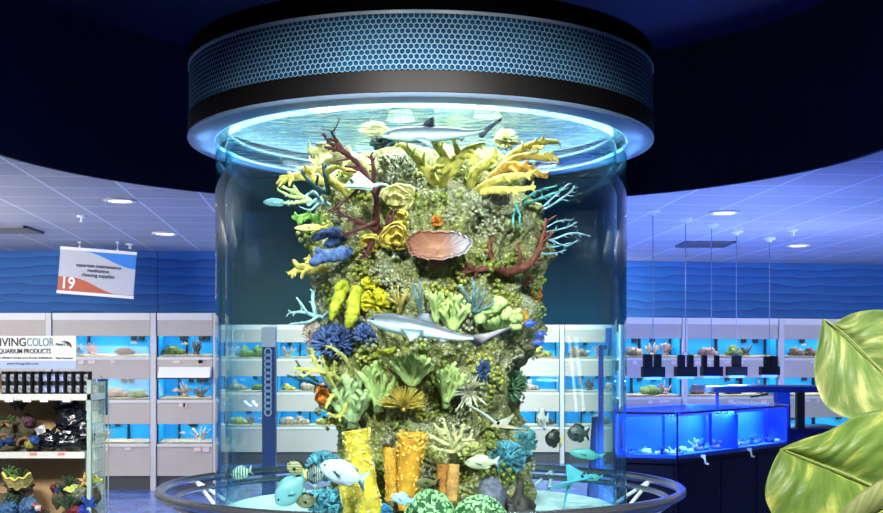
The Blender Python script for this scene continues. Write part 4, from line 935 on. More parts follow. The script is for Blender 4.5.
def dome():
    d = 6.0; k = d/F; c = P(491, 500, d); mb_ = MB(); mb_.blob(c, (15*k, .1, 24*k), 24, .12, 3, 3)
    one('dome_coral', mb_, LAV, 'smooth grey violet dome coral behind the right brain coral', 'coral')
    d = 6.1; k = d/F; c = P(516, 516, d); mb_ = MB(); mb_.blob(c, (17*k, .12, 18*k), 22, .5, 3.5, 5); mb_.tube([c+Vector((0, 0, .04)), P(519, 495, d), P(521, 480, d)], [.05, .028, .014], 9)
    mb_.tube([c+Vector((-.03, 0, .03)), P(508, 500, d), P(505, 494, d)], [.04, .02, .012], 8)
    one('rock_spire', mb_, cm('rock_dark', (72, 66, 66), .5, scale=30), 'dark craggy rock with a spire at the bottom right of the reef', 'rock')
dome()
# the shapeless encrusting heads between them
rnd = random.Random(99); protos = []
PH = [cm('polyp_olive', (188, 186, 88), .6, scale=50), cm('polyp_grey', (186, 184, 150), .5, scale=60), cm('polyp_moss', (150, 160, 70), .6, scale=50)]
PHN = ['olive yellow', 'grey speckled', 'mossy green']
for i, m_ in enumerate(PH):
    mb_ = MB()
    for j in range(46):
        v = Vector((rnd.uniform(-1, 1), rnd.uniform(-.6, .2), rnd.uniform(-1, 1)))*.06; mb_.blob(v, rnd.uniform(.007, .014), 6, .3, 3, j)
    protos.append(me_from(mb_, 'polyp_head', Vector((0, 0, 0)), m_))
cnt = 0
while cnt < 120:
    x = rnd.uniform(310, 545); y = rnd.uniform(165, 500); d, nrm = S(x, y, None)
    if d is None or (400 < x < 482 and 222 < y < 264): continue
    i = rnd.randrange(3); o = bpy.data.objects.new('button_coral', protos[i]); o.location = P(x, y, d+.005); s_ = rnd.uniform(.6, 1.25); o.scale = (s_, s_, s_); o.rotation_euler = (0, rnd.uniform(0, 6), 0); COL.objects.link(o)
    tag(o, 'small %s knobbly button coral crusting the reef rock' % PHN[i], 'coral', 'small %s button corals on the reef' % PHN[i]); cnt += 1
# ------------------------------------------------------------------ fish
M_eye = mat('fish_eye', (8, 8, 10), rough=.15)
def lerp_prof(pr, t):
    for (a, r0), (b_, r1) in zip(pr, pr[1:]):
        if a <= t <= b_: return r0+(r1-r0)*(t-a)/(b_-a)
    return pr[-1][1]
def frame(head, tail):
    X = (head-tail); L_ = X.length; X.normalize(); Yv = Vector((0, 0, 1)).cross(X).normalized(); Z = X.cross(Yv)
    return L_, Matrix(((X.x, Yv.x, Z.x, tail.x), (X.y, Yv.y, Z.y, tail.y), (X.z, Yv.z, Z.z, tail.z), (0, 0, 0, 1)))
def blade(M, outline, th, y=0, mi=0):
    "thin tapering fin from an outline in the fish's own length and height plane"
    mb_ = MB(); n_ = len(outline); cx_ = sum(p[0] for p in outline)/n_; cz_ = sum(p[1] for p in outline)/n_
    vs = [M @ Vector((p[0], y, p[1])) for p in outline]+[M @ Vector((cx_, y+th, cz_)), M @ Vector((cx_, y-th, cz_))]
    return mb_.add(vs, [(i, (i+1) % n_, n_) for i in range(n_)]+[((i+1) % n_, i, n_+1) for i in range(n_)], mi, True)
def fish(name, lab, cat, head, tail, dh, dt, hpx, m, mfin, wr=.35, prof=None, tailh=.8, fork=.35, dors=.3, group=None, tailm=None):
    H = P(*head, dh); T = P(*tail, dt); L_, M = frame(H, T); h = hpx*dh/F
    root = empty(name, (H+T)/2, lab, cat, group)
    pr = prof or [(0, .10), (.12, .13), (.2, .17), (.4, .40), (.62, .5), (.82, .40), (.93, .24), (1.0, .03)]
    mb_ = MB(); x0 = .17
    def f(u, v):
        t = x0+(1-x0)*v; r_ = lerp_prof(pr, t)*h; a = 2*pi*u
        return M @ Vector((t*L_, r_*wr*cos(a)*(1 if t < .9 else 1), r_*sin(a)))
    mb_.grid(f, 16, 22); part('body', mb_, m, root)
    part('tail_fin', blade(M, [(L_*.22, h*.10), (L_*.05, h*tailh*.5), (0, h*tailh*.5), (L_*fork*.3, 0), (0, -h*tailh*.5), (L_*.05, -h*tailh*.5), (L_*.22, -h*.10)], .006), tailm or mfin, root)
    if dors:
        part('dorsal_fin', blade(M, [(L_*.28, h*.2), (L_*.24, h*(.28+dors*.4)), (L_*.45, h*(.44+dors*.5)), (L_*.68, h*(.48+dors*.35)), (L_*.8, h*.38)], .005), mfin, root)
        part('anal_fin', blade(M, [(L_*.28, -h*.2), (L_*.24, -h*(.28+dors*.4)), (L_*.42, -h*(.42+dors*.45)), (L_*.58, -h*.45)], .005), mfin, root)
    for s_ in (-1, 1): part('eye', MB().blob(M @ Vector((L_*.90, s_*h*wr*lerp_prof(pr, .9)*.85, h*.08)), h*.045, 8), M_eye, root)
    for s_ in (-1, 1):
        pf = MB(); b_ = M @ Vector((L_*.70, s_*h*wr*.5, -h*.05)); pf.add([b_, M @ Vector((L_*.52, s_*h*(wr*.5+.18), -h*.16)), M @ Vector((L_*.55, s_*h*(wr*.5+.12), h*.04)), b_+Vector((0, s_*.004, .004))], [(0, 1, 2), (3, 2, 1), (0, 3, 1), (0, 2, 3)]); part('pectoral_fin', pf, mfin, root)
    return root
M_shark = ramp_z('shark_skin', [(0, (214, 232, 232)), (.42, (204, 222, 224)), (.56, (128, 140, 150)), (1, (104, 112, 126))], rough=.4)
M_shfin = mat('shark_fin_grey', (128, 132, 142), rough=.45); M_tip = mat('shark_fin_tip', (18, 18, 22), rough=.5); M_pale = mat('fish_silver', (170, 200, 214), (150, 184, 202), rough=.3, scale=4)
def shark(lab, pts, d0, d1, thick, seed, dorsal, tailpts, pect, under):
    "a reef shark along pixel points head to tail stem"
    k = len(pts); root = None
    path = crom([P(x, y, d0+(d1-d0)*i/(k-1)) for i, (x, y) in enumerate(pts)], 8); n_ = len(path)
    root = empty('reef_shark', path[n_//2], lab, 'shark', None)
    prf = [(0, .10), (.04, .34), (.12, .66), (.25, .92), (.38, 1.0), (.55, .82), (.75, .46), (.9, .26), (1, .20)]; th = thick*d0/F
    mb_ = MB()
    def f(u, v):
        i = min(n_-2, int(v*(n_-1))); w_ = v*(n_-1)-i; p = path[i].lerp(path[i+1], w_); t = (path[i+1]-path[i]).normalized(); s_ = t.cross(Vector((0, 0, 1))).normalized(); up = s_.cross(t)
        r_ = lerp_prof(prf, v)*th/2; a = 2*pi*u
        return p+s_*cos(a)*r_*.95+up*(sin(a)*r_*(1.0 if sin(a) > 0 else .92))
    mb_.grid(f, 20, 60)
    mb_.blob(path[0], (.012, .012, .010), 8); part('body', mb_, shark_mat(lab, path, th), root)
    D_ = lambda x, y, dd=0: P(x, y, d0+(d1-d0)*(x-pts[0][0])/(pts[-1][0]-pts[0][0])+dd)
    def fin(nm, out, m, dd=0, th_=.010, lab_=None):
        mb2 = MB(); vs = [D_(x, y, dd_+dd) for x, y, dd_ in out]; c = sum(vs, Vector())/len(vs); kk = len(vs); mb2.add(vs+[c+Vector((0, th_, 0)), c-Vector((0, th_, 0))], [(i, (i+1) % kk, kk) for i in range(kk)]+[((i+1) % kk, i, kk+1) for i in range(kk)])
        return part(nm, mb2, m, root, lab_)
    fin('dorsal_fin', [(x, y, 0) for x, y in dorsal[0]], M_shfin); fin('dorsal_fin_tip', [(x, y, 0) for x, y in dorsal[1]], M_tip, 0, .011, 'black fin tip')
    fin('tail_fin', [(x, y, 0) for x, y in tailpts[0]], M_shfin); fin('tail_fin_tip', [(x, y, 0) for x, y in tailpts[1]], M_tip, 0, .011, 'black tail tip')
    fin('pectoral_fin', pect, M_pale); fin('pelvic_fin', [(x, y, -.01) for x, y in under], M_shfin)
    i = int(n_*.09)
    for s_ in (-1, 1): part('eye', MB().blob(path[i]+Vector((0, s_*th*.26, th*.05)), th*.055, 8), M_eye, root)
    return root
def shark_mat(lab, path, th):
    "countershaded skin: grey back, white belly, split along the flank by the skin's facing"
    m = bpy.data.materials.new('shark_hide'); m.use_nodes = True; nt = m.node_tree; b = nt.nodes['Principled BSDF']; b.inputs['Roughness'].default_value = .38
    g = nt.nodes.new('ShaderNodeNewGeometry'); s_ = nt.nodes.new('ShaderNodeSeparateXYZ'); r = nt.nodes.new('ShaderNodeValToRGB'); mr = nt.nodes.new('ShaderNodeMapRange'); mr.inputs[1].default_value = -1; mr.inputs[2].default_value = 1
    nt.links.new(g.outputs['Normal'], s_.inputs[0]); nt.links.new(s_.outputs[2], mr.inputs[0]); nt.links.new(mr.outputs[0], r.inputs[0])
    e = r.color_ramp.elements; e[0].position = 0; e[0].color = rgb(196, 222, 222); e[1].position = 1; e[1].color = rgb(78, 80, 94)
    for p_, c_ in ((.50, (214, 230, 232)), (.58, (142, 154, 166)), (.68, (92, 98, 112))):
        q = e.new(p_); q.color = rgb(*c_)
    nt.links.new(r.outputs[0], b.inputs['Base Color']); return m
shark('grey white reef shark gliding just under the water surface at top', [(384,136),(400,135),(425,135),(450,134),(470,133),(484,130)], 5.82, 5.9, 18, 1,
  [[(418,129),(428,119),(434,117),(434,124),(440,129)], [(428,119),(434,116.5),(434,121)]],
  [[(478,131),(490,124),(503,117.5),(501,121),(490,130),(483,138),(479,137)], [(496,121),(503,117),(501,121.5)]],
  [(412,138,-.05),(424,143,-.14),(434,148,-.18),(430,141,-.1),(424,137,-.04)], [(455,137),(462,142),(466,136)])
shark('grey reef shark crossing the middle of the reef, black tipped tail', [(369,320),(385,322),(410,327),(435,332),(458,337),(474,338)], 5.85, 5.72, 21, 2,
  [[(410,320),(422,313),(431,310),(430,317),(437,326)], [(424,312.5),(431,309.5),(430.5,315)]],
  [[(466,336),(486,333),(505,328),(513,325.5),(506,332),(490,340),(478,347),(474,346),(469,341)], [(474,342),(478,348),(475,347)]],
  [(400,328,-.05),(408,337,-.16),(410,342,-.18),(420,335,-.12),(424,330,-.05)], [(440,338),(436,344),(450,341)])

def ray_fish(lab, nose, wingL, wingR, rump, tailend, d, hump, m, mt, back=None):
    root = empty('ray', P(*nose, d), lab, 'ray')
    N_, Lw, Rw, T_ = P(*nose[:2], d), P(wingL[0], wingL[1], d+wingL[2]), P(wingR[0], wingR[1], d+wingR[2]), P(*rump[:2], d)
    up = (Rw-Lw).cross(T_-N_).normalized()
    if up.z < 0: up = -up
    mb_ = MB()
    def f(u, v):
        s_ = u*2-1; e_ = abs(s_); W_ = Rw if s_ > 0 else Lw; mid = N_.lerp(T_, .42)
        a = N_.lerp(W_, e_); c_ = T_.lerp(W_, e_**.9); p = a.lerp(c_, v)
        return p+up*hump*(1-e_)**1.6*sin(pi*min(1, v*1.0))
    mb_.grid(f, 26, 12, thick=.014); part('body', mb_, m, root)
    q = crom([T_, T_.lerp(P(*tailend, d), .5)+Vector((0, 0, .012)), P(*tailend, d)], 6); part('tail', MB().tube(q, [.012*(1-.8*i/(len(q)-1)) for i in range(len(q))], 6), mt, root)
    for W_ in (Lw, Rw): part('eye', MB().blob(N_.lerp(T_, .18)+(W_-N_)*.10+up*hump*.8, .010, 7), M_eye, root)
    return root
M_ray1 = mat('ray_ice_blue', (200, 230, 232), (176, 214, 220), rough=.35, scale=5); M_ray2 = mat('ray_tan', (206, 206, 196), (150, 130, 104), rough=.4, scale=7); M_ray3 = mat('ray_turquoise', (84, 176, 196), (66, 160, 184), rough=.35, scale=5)
ray_fish('pale ice blue ray with raised wing by the red gorgonian', (345,187), (358,172,.06), (372,189,-.14), (374,186), (391,187), 5.95, .03, M_ray1, M_pale)
ray_fish('tan and white stingray with long tail at the reef\'s lower right', (492,427), (514,415,.14), (528,431,-.10), (503,429), (466,404), 6.05, .03, M_ray2, mat('ray_tail_grey', (170, 176, 180)))
ray_fish('turquoise ray swimming near the sand at the tank\'s right', (592,478), (566,464,.10), (548,489,-.12), (569,486), (563,512), 6.35, .03, M_ray3, M_ray3)
# bony fish
BF = mat('fin_dark', (40, 44, 40), rough=.5); YF = mat('fin_yellow', (226, 204, 90), rough=.5)
fish('surgeonfish', 'silver white fish in front of the tall yellow tube sponge', 'fish', (320,465), (368,482), 5.75, 5.72, 24, M_pale, M_pale, dors=.15, tailh=.85)
fish('surgeonfish', 'pale cream fish with dark cheek patch in front of the teal bush, lower right', 'fish', (465,463), (500,462), 5.9, 5.9, 14, mat('fish_cream', (196, 196, 164), (158, 160, 136), rough=.35, scale=6), mat('fin_cream', (206, 214, 196)), dors=.2)
fish('batfish', 'large pale teal fish pointing down at the tank\'s lower left', 'fish', (276,504), (309,474), 6.15, 6.2, 26, mat('fish_pale_teal', (122, 172, 178), (106, 158, 168), rough=.4, scale=5), mat('fin_pale_teal', (116, 186, 192)), dors=.2, tailh=.5)
fish('sergeant_fish', 'small silver striped fish near the glass at lower left', 'fish', (231,475), (253,470), 6.5, 6.5, 13, stripes('fish_bars', (206, 216, 190), (70, 96, 90), 2.2, dist=.4), mat('fin_grey', (150, 170, 160)), dors=.25)
fish('striped_fish', 'dark fish with pale yellow streaks above the pale teal fish', 'fish', (287,464), (307,474), 6.3, 6.3, 15, stripes('fish_streaks', (44, 48, 40), (190, 186, 130), 3.0, 'Z', dist=2), BF, tailm=YF)
fish('striped_fish', 'black fish with white bars touching the yellow tailed streaked fish', 'fish', (324,473), (303,476), 6.12, 6.15, 18, stripes('fish_black_bars', (22, 26, 30), (170, 190, 190), 3.2, dist=1.5, lo=.6, hi=.8), BF, tailm=YF)
fish('rabbitfish', 'round dark olive fish low at the left of the blue corals', 'fish', (296,502), (320,500), 6.0, 6.0, 15, mat('fish_olive', (84, 92, 70), (120, 118, 84), rough=.4, scale=14), BF)
fish('small_fish', 'small pale blue fish at the bottom before the slim orange sponge', 'fish', (391,496), (415,502), 5.75, 5.75, 11, mat('fish_pale_blue', (150, 196, 216), rough=.35), mat('fin_pale_blue', (160, 200, 214)))
fish('wrasse', 'olive brown fish in the shade right of the big vase sponge', 'fish', (416,482), (440,483), 5.95, 6.0, 10, mat('fish_brown', (120, 108, 62), (70, 84, 60), rough=.4, scale=10), BF)
fish('angelfish', 'black and white barred angelfish right of the reef', 'fish', (536,420), (549,419), 6.6, 6.6, 16, stripes('fish_angel', (24, 28, 32), (220, 226, 220), 3.4, dist=.3), mat('fin_white', (210, 216, 210)), dors=.7)
fish('tang', 'black fish with yellow tail, left of the two dark tangs at right', 'fish', (545,437), (563,441), 6.5, 6.5, 17, mat('fish_black', (18, 22, 28), (34, 40, 44), rough=.4, scale=9), BF, tailm=YF)
fish('tang', 'round black tang with pale curved lines before the far racks', 'fish', (567,433), (590,434), 6.5, 6.5, 17, stripes('fish_tang', (20, 28, 34), (84, 112, 104), 2.6, bands='RINGS', dist=.5, lo=.7, hi=.9), BF)
fish('slim_fish', 'slim teal fish at the tank\'s right above the turquoise ray', 'fish', (569,452), (606,457), 6.4, 6.4, 10, mat('fish_teal', (70, 150, 150), (96, 180, 170), rough=.4, scale=6), mat('fin_teal', (80, 170, 166)), dors=.2)
fish('slim_fish', 'small slim teal fish between the turquoise ray and the right glass', 'fish', (583,478), (604,477), 6.45, 6.45, 7, mat('fish_teal', (70, 150, 150)), mat('fin_teal', (80, 170, 166)), dors=.2)
fish('damselfish', 'tiny blue fish, upper one by the lowest orange polyps', 'fish', (524,325), (537,322), 6.1, 6.1, 7, mat('fish_blue', (40, 74, 170), rough=.4), mat('fin_blue', (44, 84, 186)))
fish('damselfish', 'tiny blue fish, right of three beside the reef edge', 'fish', (534,336), (547,333), 6.2, 6.2, 7, mat('fish_blue', (40, 74, 170)), mat('fin_blue', (44, 84, 186)))
fish('damselfish', 'tiny blue fish, lowest of three beside the reef edge', 'fish', (532,343), (545,342), 6.2, 6.2, 6, mat('fish_blue', (40, 74, 170)), mat('fin_blue', (44, 84, 186)))
fish('hawkfish', 'slim orange yellow fish at the left reef edge over dark blue coral', 'fish', (294,228), (329,227), 6.3, 6.35, 6.5, mat('fish_orange', (236, 176, 90), (240, 216, 150), rough=.4, scale=8), YF, dors=.2)
fish('slim_fish', 'pale teal fish at the far upper left of the reef', 'fish', (263,202), (290,203), 6.5, 6.5, 8, mat('fish_pale_teal', (136, 204, 206)), mat('fin_pale_teal', (116, 186, 192)), dors=.15)

# ------------------------------------------------------------------ blue frag tank on black cabinets, right
M_pbox2 = mat('fill_bar_navy', (8, 16, 70), rough=.5)
FP = [(1.75, 8.9), (3.07, 10.57), (3.1, 11.3), (2.35, 11.6), (1.62, 10.6), (1.30, 9.06)]
def inset(poly, k):
    cx_ = sum(p[0] for p in poly)/len(poly); cy_ = sum(p[1] for p in poly)/len(poly); return [(cx_+(x-cx_)*k, cy_+(y-cy_)*k) for x, y in poly]
FZ0, FZ1, FZW = .895, 1.25, 1.215
M_cab = mat('black_cabinet', (7, 10, 44), (9, 13, 54), rough=.5, scale=3, spec=.1)
cb = empty('tank_cabinet', Vector((2.2, 10.3, 0)), 'black cabinet base under the bright blue tank at right', 'cabinet')
part('body', MB().prism(inset(FP, .985), 0.10, FZ0-.03), M_cab, cb); part('top_board', MB().prism(inset(FP, 1.005), FZ0-.03, FZ0), M_cab, cb); part('plinth', MB().prism(inset(FP, .93), 0, .10), M_black, cb)
for (p0, p1), ts in (((FP[0], FP[1]), (.02, .34, .66)), ((FP[5], FP[0]), (.05,))):
    a = Vector((*p0, 0)); b_ = Vector((*p1, 0)); ex_ = (b_-a).normalized(); nr = Vector((ex_.y, -ex_.x, 0)); L_ = (b_-a).length
    for i, t in enumerate(ts):
        w_ = L_*((ts[i+1] if i+1 < len(ts) else .98)-t)-.02; o_ = a+ex_*(L_*t)
        Mx = Matrix(((ex_.x, nr.x, 0, o_.x), (ex_.y, nr.y, 0, o_.y), (0, 0, 1, 0), (0, 0, 0, 1)))
        dr = part('door', MB().box(0, w_, -.02, .012, .14, FZ0-.05, M=Mx), M_cab, cb); part('handle', MB().tube([Mx @ Vector((w_-.05, .03, .5)), Mx @ Vector((w_-.05, .03, .62))], .006, 6), M_black, dr)
ft = empty('frag_tank', Vector((1.9, 10.3, FZ0)), 'bright blue many sided open tank on black cabinets at right', 'aquarium')
M_fglass = glassy('frag_glass', (.80, .90, 1.0), gloss=.35, ior=1.33)
nP = len(FP)
gl_ = MB()
for i in range(nP): gl_.add([(*FP[i], FZ0), (*FP[(i+1) % nP], FZ0), (*FP[(i+1) % nP], FZ1), (*FP[i], FZ1)], [(0, 1, 2, 3)], 0, False)
part('glass', gl_, M_fglass, ft)
M_fblue = mat('frag_blue_paint', (26, 84, 240), (34, 98, 244), rough=.55, scale=2)
FI = inset(FP, .97); bw = MB()
for i in (1, 2, 3, 4):
    a, b_ = FI[i], FI[(i+1) % nP]; bw.add([(*a, FZ0+.01), (*b_, FZ0+.01), (*b_, FZ1-.03), (*a, FZ1-.03)], [(0, 1, 2, 3)], 0, False)
bw.prism(FI, FZ0+.005, FZ0+.03)
part('blue_lining', bw, M_fblue, ft)
mid = [Vector((1.44, 9.5)), Vector((1.98, 9.62)), Vector((2.88, 10.72))]
pw = MB()
for a, b_ in zip(mid, mid[1:]): pw.add([(a.x, a.y, FZ0+.02), (b_.x, b_.y, FZ0+.02), (b_.x, b_.y, FZ1-.06), (a.x, a.y, FZ1-.06)], [(0, 1, 2, 3)], 0, False)
part('inner_wall', pw, M_fblue, ft)
pj = MB()
for p in FP[:2]+[FP[5]]: pj.tube([(p[0], p[1], FZ0), (p[0], p[1], FZ1)], .008, 6, round_end=False)
part('corner_bead', pj, mat('bead_navy', (6, 20, 90), rough=.3), ft)
m_ = bpy.data.materials.new('frag_water'); m_.use_nodes = True; nt = m_.node_tree; nt.nodes.clear(); o = nt.nodes.new('ShaderNodeOutputMaterial')
tr = nt.nodes.new('ShaderNodeBsdfTransparent'); tr.inputs[0].default_value = (.8, .9, 1, 1); g_ = nt.nodes.new('ShaderNodeBsdfGlossy'); g_.inputs['Roughness'].default_value = .06; fr = nt.nodes.new('ShaderNodeFresnel'); fr.inputs['IOR'].default_value = 1.33
ns = nt.nodes.new('ShaderNodeTexNoise'); ns.inputs['Scale'].default_value = 6; bp = nt.nodes.new('ShaderNodeBump'); bp.inputs['Strength'].default_value = .3; mx = nt.nodes.new('ShaderNodeMixShader'); tc = nt.nodes.new('ShaderNodeTexCoord')
nt.links.new(tc.outputs['Object'], ns.inputs[0]); nt.links.new(ns.outputs['Fac'], bp.inputs['Height']); nt.links.new(bp.outputs[0], g_.inputs['Normal']); mf_ = nt.nodes.new('ShaderNodeMath'); mf_.operation = 'MULTIPLY'; mf_.inputs[1].default_value = .45; nt.links.new(fr.outputs[0], mf_.inputs[0]); nt.links.new(mf_.outputs[0], mx.inputs[0]); nt.links.new(tr.outputs[0], mx.inputs[1]); nt.links.new(g_.outputs[0], mx.inputs[2]); nt.links.new(mx.outputs[0], o.inputs[0])
part('water_surface', MB().add([(x, y, FZW) for x, y in inset(FP, .985)], [tuple(range(nP))], 0, False), m_, ft)
for e0, e1 in ((FP[0], FP[1]), (FP[5], FP[0])):           # blue fill bars added inside the front rim to brighten the inner wall
    a = Vector((*e0, FZ1-.012)); b_ = Vector((*e1, FZ1-.012)); nr = Vector((-(b_-a).y, (b_-a).x, 0)).normalized(); a2 = a.lerp(b_, .04)+nr*.03; b2 = a.lerp(b_, .96)+nr*.03
    part('rim_fill_bar', MB().tube([a2, b2], .009, 6, round_end=False), M_pbox2, ft)
    L_ = (b_-a).length; o_ = area('rim_fill_light', (a2+b2)/2+nr*.012-Vector((0, 0, .012)), (a2+b2)/2+nr*.5-Vector((0, 0, .28)), L_*.9, 34*L_, (.16, .42, 1), .02)
    X = (b_-a).normalized(); Z = -((nr*.5-Vector((0, 0, .28))).normalized()); Y = Z.cross(X); o_.rotation_euler = Matrix((X, Y, Z)).transposed().to_euler()
# dark blue overflow boxes standing in the tank
for (x0, x1, d), lb in (((665, 676, 9.2), 'narrow deep blue overflow box by the front corner of the blue tank'), ((712, 738, 9.75), 'wide deep blue overflow box in the middle of the blue tank')):
    a = P(x0, 400, d).x; b_ = P(x1, 400, d).x
    t = empty('overflow_box', Vector(((a+b_)/2, d, FZ0+.03)), lb, 'overflow box'); M_deep = mat('overflow_deep_blue', (14, 64, 214), rough=.4)
    part('body', MB().box(a, b_, d, d+.12, FZ0+.03, FZ1-.05), M_deep, t); 
    tt = MB(); nn = max(2, int((b_-a)/.025))
    for i in range(nn): tt.box(a+(b_-a)*i/nn, a+(b_-a)*(i+.55)/nn, d, d+.01, FZ1-.05, FZ1-.03)
    part('comb', tt, M_deep, t)
rnd = random.Random(5)
FC = [cm('frag_white', (196, 214, 240), .7), cm('frag_blue', (70, 120, 230), .6), cm('frag_violet', (130, 110, 220), .7), cm('frag_dark', (20, 44, 120), .6)]
FN = ['whitish', 'blue', 'violet', 'dark blue']
for e0, e1, n_ in ((FP[0], FP[1], 26), (FP[5], FP[0], 7)):
    a = Vector((*e0, 0)); b_ = Vector((*e1, 0)); nr = Vector(((b_-a).y, -(b_-a).x, 0)).normalized()
    for i in range(n_):
        t = (i+rnd.uniform(.2, .8))/n_*.92+.04; p = a.lerp(b_, t)-nr*rnd.uniform(.06, .22); p.z = FZ0+.03; mb_ = MB(); ci = rnd.randrange(4); s_ = rnd.uniform(.018, .034)
        mb_.blob(p+Vector((0, 0, s_*.4)), (s_*1.3, s_*1.1, s_*.7), 8, .4, 2, i)
        if rnd.random() < .6:
            for _ in range(5):
                v = Vector((rnd.uniform(-1, 1), rnd.uniform(-.6, .6), rnd.uniform(.6, 1.5))).normalized()*s_*rnd.uniform(1.2, 2.4); mb_.tube([p+Vector((0, 0, s_*.5)), p+Vector((0, 0, s_*.5))+v], [s_*.3, s_*.2], 5)
        one('coral_frag', mb_, FC[ci], 'small %s coral frag on the floor of the bright blue tank' % FN[ci], 'coral', '%s coral frags in the blue tank' % FN[ci])
for (x, y, d), lb in (((704, 459, 9.2), 'white hose clip on the blue tank\'s lower edge, left of two'), ((750, 452, 9.88), 'white hose clip on the blue tank\'s lower edge, right of two')):
    c = P(x, y, d); mb_ = MB(); mb_.tube(crom([c+Vector((-.014, -.02, .02)), c+Vector((0, -.035, 0)), c+Vector((.007, -.03, -.03)), c+Vector((.026, -.03, -.036))], 4), .008, 7); mb_.box(c.x-.026, c.x+.006, c.y-.03, c.y-.005, c.z+.012, c.z+.034)
    one('hose_clip', mb_, M_white, lb, 'clip')

# hooded tank behind
hx0, hx1, hy0, hy1 = 2.87, 4.35, 12.5, 13.6
ht = empty('hooded_tank', Vector((3.6, 13, 0)), 'tank with flat blue black hood behind the bright blue tank', 'aquarium')
M_hood = mat('hood_blue_black', (8, 20, 84), (10, 28, 100), rough=.35, scale=2)
part('hood', MB().box(hx0-.04, hx1, hy0-.04, hy1, 1.315, 1.375), M_hood, ht)
part('glass', MB().box(hx0, hx1, hy0, hy0+.012, .93, 1.315), glassy('clear_pane', (.92, .95, .9), ior=1.25), ht)
part('cabinet', MB().box(hx0, hx1, hy0, hy1, 0, .93), M_cab, ht)
part('corner_post', MB().box(hx0-.01, hx0+.02, hy0-.01, hy0+.02, .93, 1.315), M_hood, ht)
part('inner_post', MB().box(3.50, 3.64, hy0+.02, hy0+.14, .93, 1.315), M_fblue, ht, 'bright blue post')
part('end_post', MB().box(3.70, 3.78, hy0-.03, hy0+.05, .93, 1.315), M_black, ht, 'black post')
pi_ = MB(); pi_.tube(crom([(3.40, hy0-.02, 1.30), (3.30, hy0-.03, 1.28), (3.22, hy0-.03, 1.27)], 3), .012, 6); part('pipe', pi_, M_black, ht)
# ------------------------------------------------------------------ pendants over the blue tanks
M_pbox = mat('lamp_housing', (7, 8, 18), (9, 11, 24), rough=.6, scale=4, spec=.08); M_pled = mat('blue_led_lens', (60, 110, 255), emit=(70, 120, 255), emit_s=3.5); M_cable = mat('cable_pale', (120, 134, 168), rough=.6)
PN = ['nearest', 'second nearest', 'middle', 'second furthest', 'furthest']
for i, (x, yc) in enumerate([(653, 210), (685.5, 218), (711.5, 224), (736.5, 231), (769.5, 238)]):
    d = 1.5*F/(HY-yc); c = P(x, 365, d); zb = 1.6-.142
    t = empty('pendant_lamp', Vector((c.x, d, zb)), 'black twin box aquarium pendant lamp, %s of five from the round tank' % ('first second third fourth fifth'.split()[i]), 'pendant lamp', 'pendant lamps over the blue tanks')
    part('canopy', MB().lathe([(.001, CEIL), (.075, CEIL), (.07, CEIL-.02), (.035, CEIL-.03), (.025, CEIL-.05), (.001, CEIL-.05)], (c.x, d, 0), 16), M_white, t)
    part('cable', MB().tube([(c.x, d, CEIL-.04), (c.x, d, zb+.28)], .0045, 5, round_end=False), M_cable, t)
    w_ = .105
    part('lower_housing', MB().box(c.x-w_, c.x+w_, d-.08, d+.08, zb+.025, zb+.125), M_pbox, t)
    gaps = [(-.092, -.012, .012, .075), (-.075, -.012, .02, .075), (-.10, -.055, .035, .075), (-.045, .0, .0, .045), (-.06, -.006, .016, .085)][i]
    for a, b_ in ((gaps[0], gaps[1]), (gaps[2], gaps[3])):
        part('upper_housing', MB().box(c.x+a, c.x+b_, d-.05, d+.05, zb+.125, zb+.245), M_pbox, t)
    yk = MB(); yk.tube([(c.x-.05, d, zb+.245), (c.x, d, zb+.285), (c.x+.05, d, zb+.245)], .006, 6, round_end=False); part('yoke', yk, M_cable, t)
    part('lens', MB().box(c.x-.075, c.x+.075, d-.06, d+.06, zb, zb+.025), M_pled, t)
    area("pendant_glow", (c.x, d, zb-.01), (c.x, d, 0), .14, 300, (.2, .42, 1), spread=140)
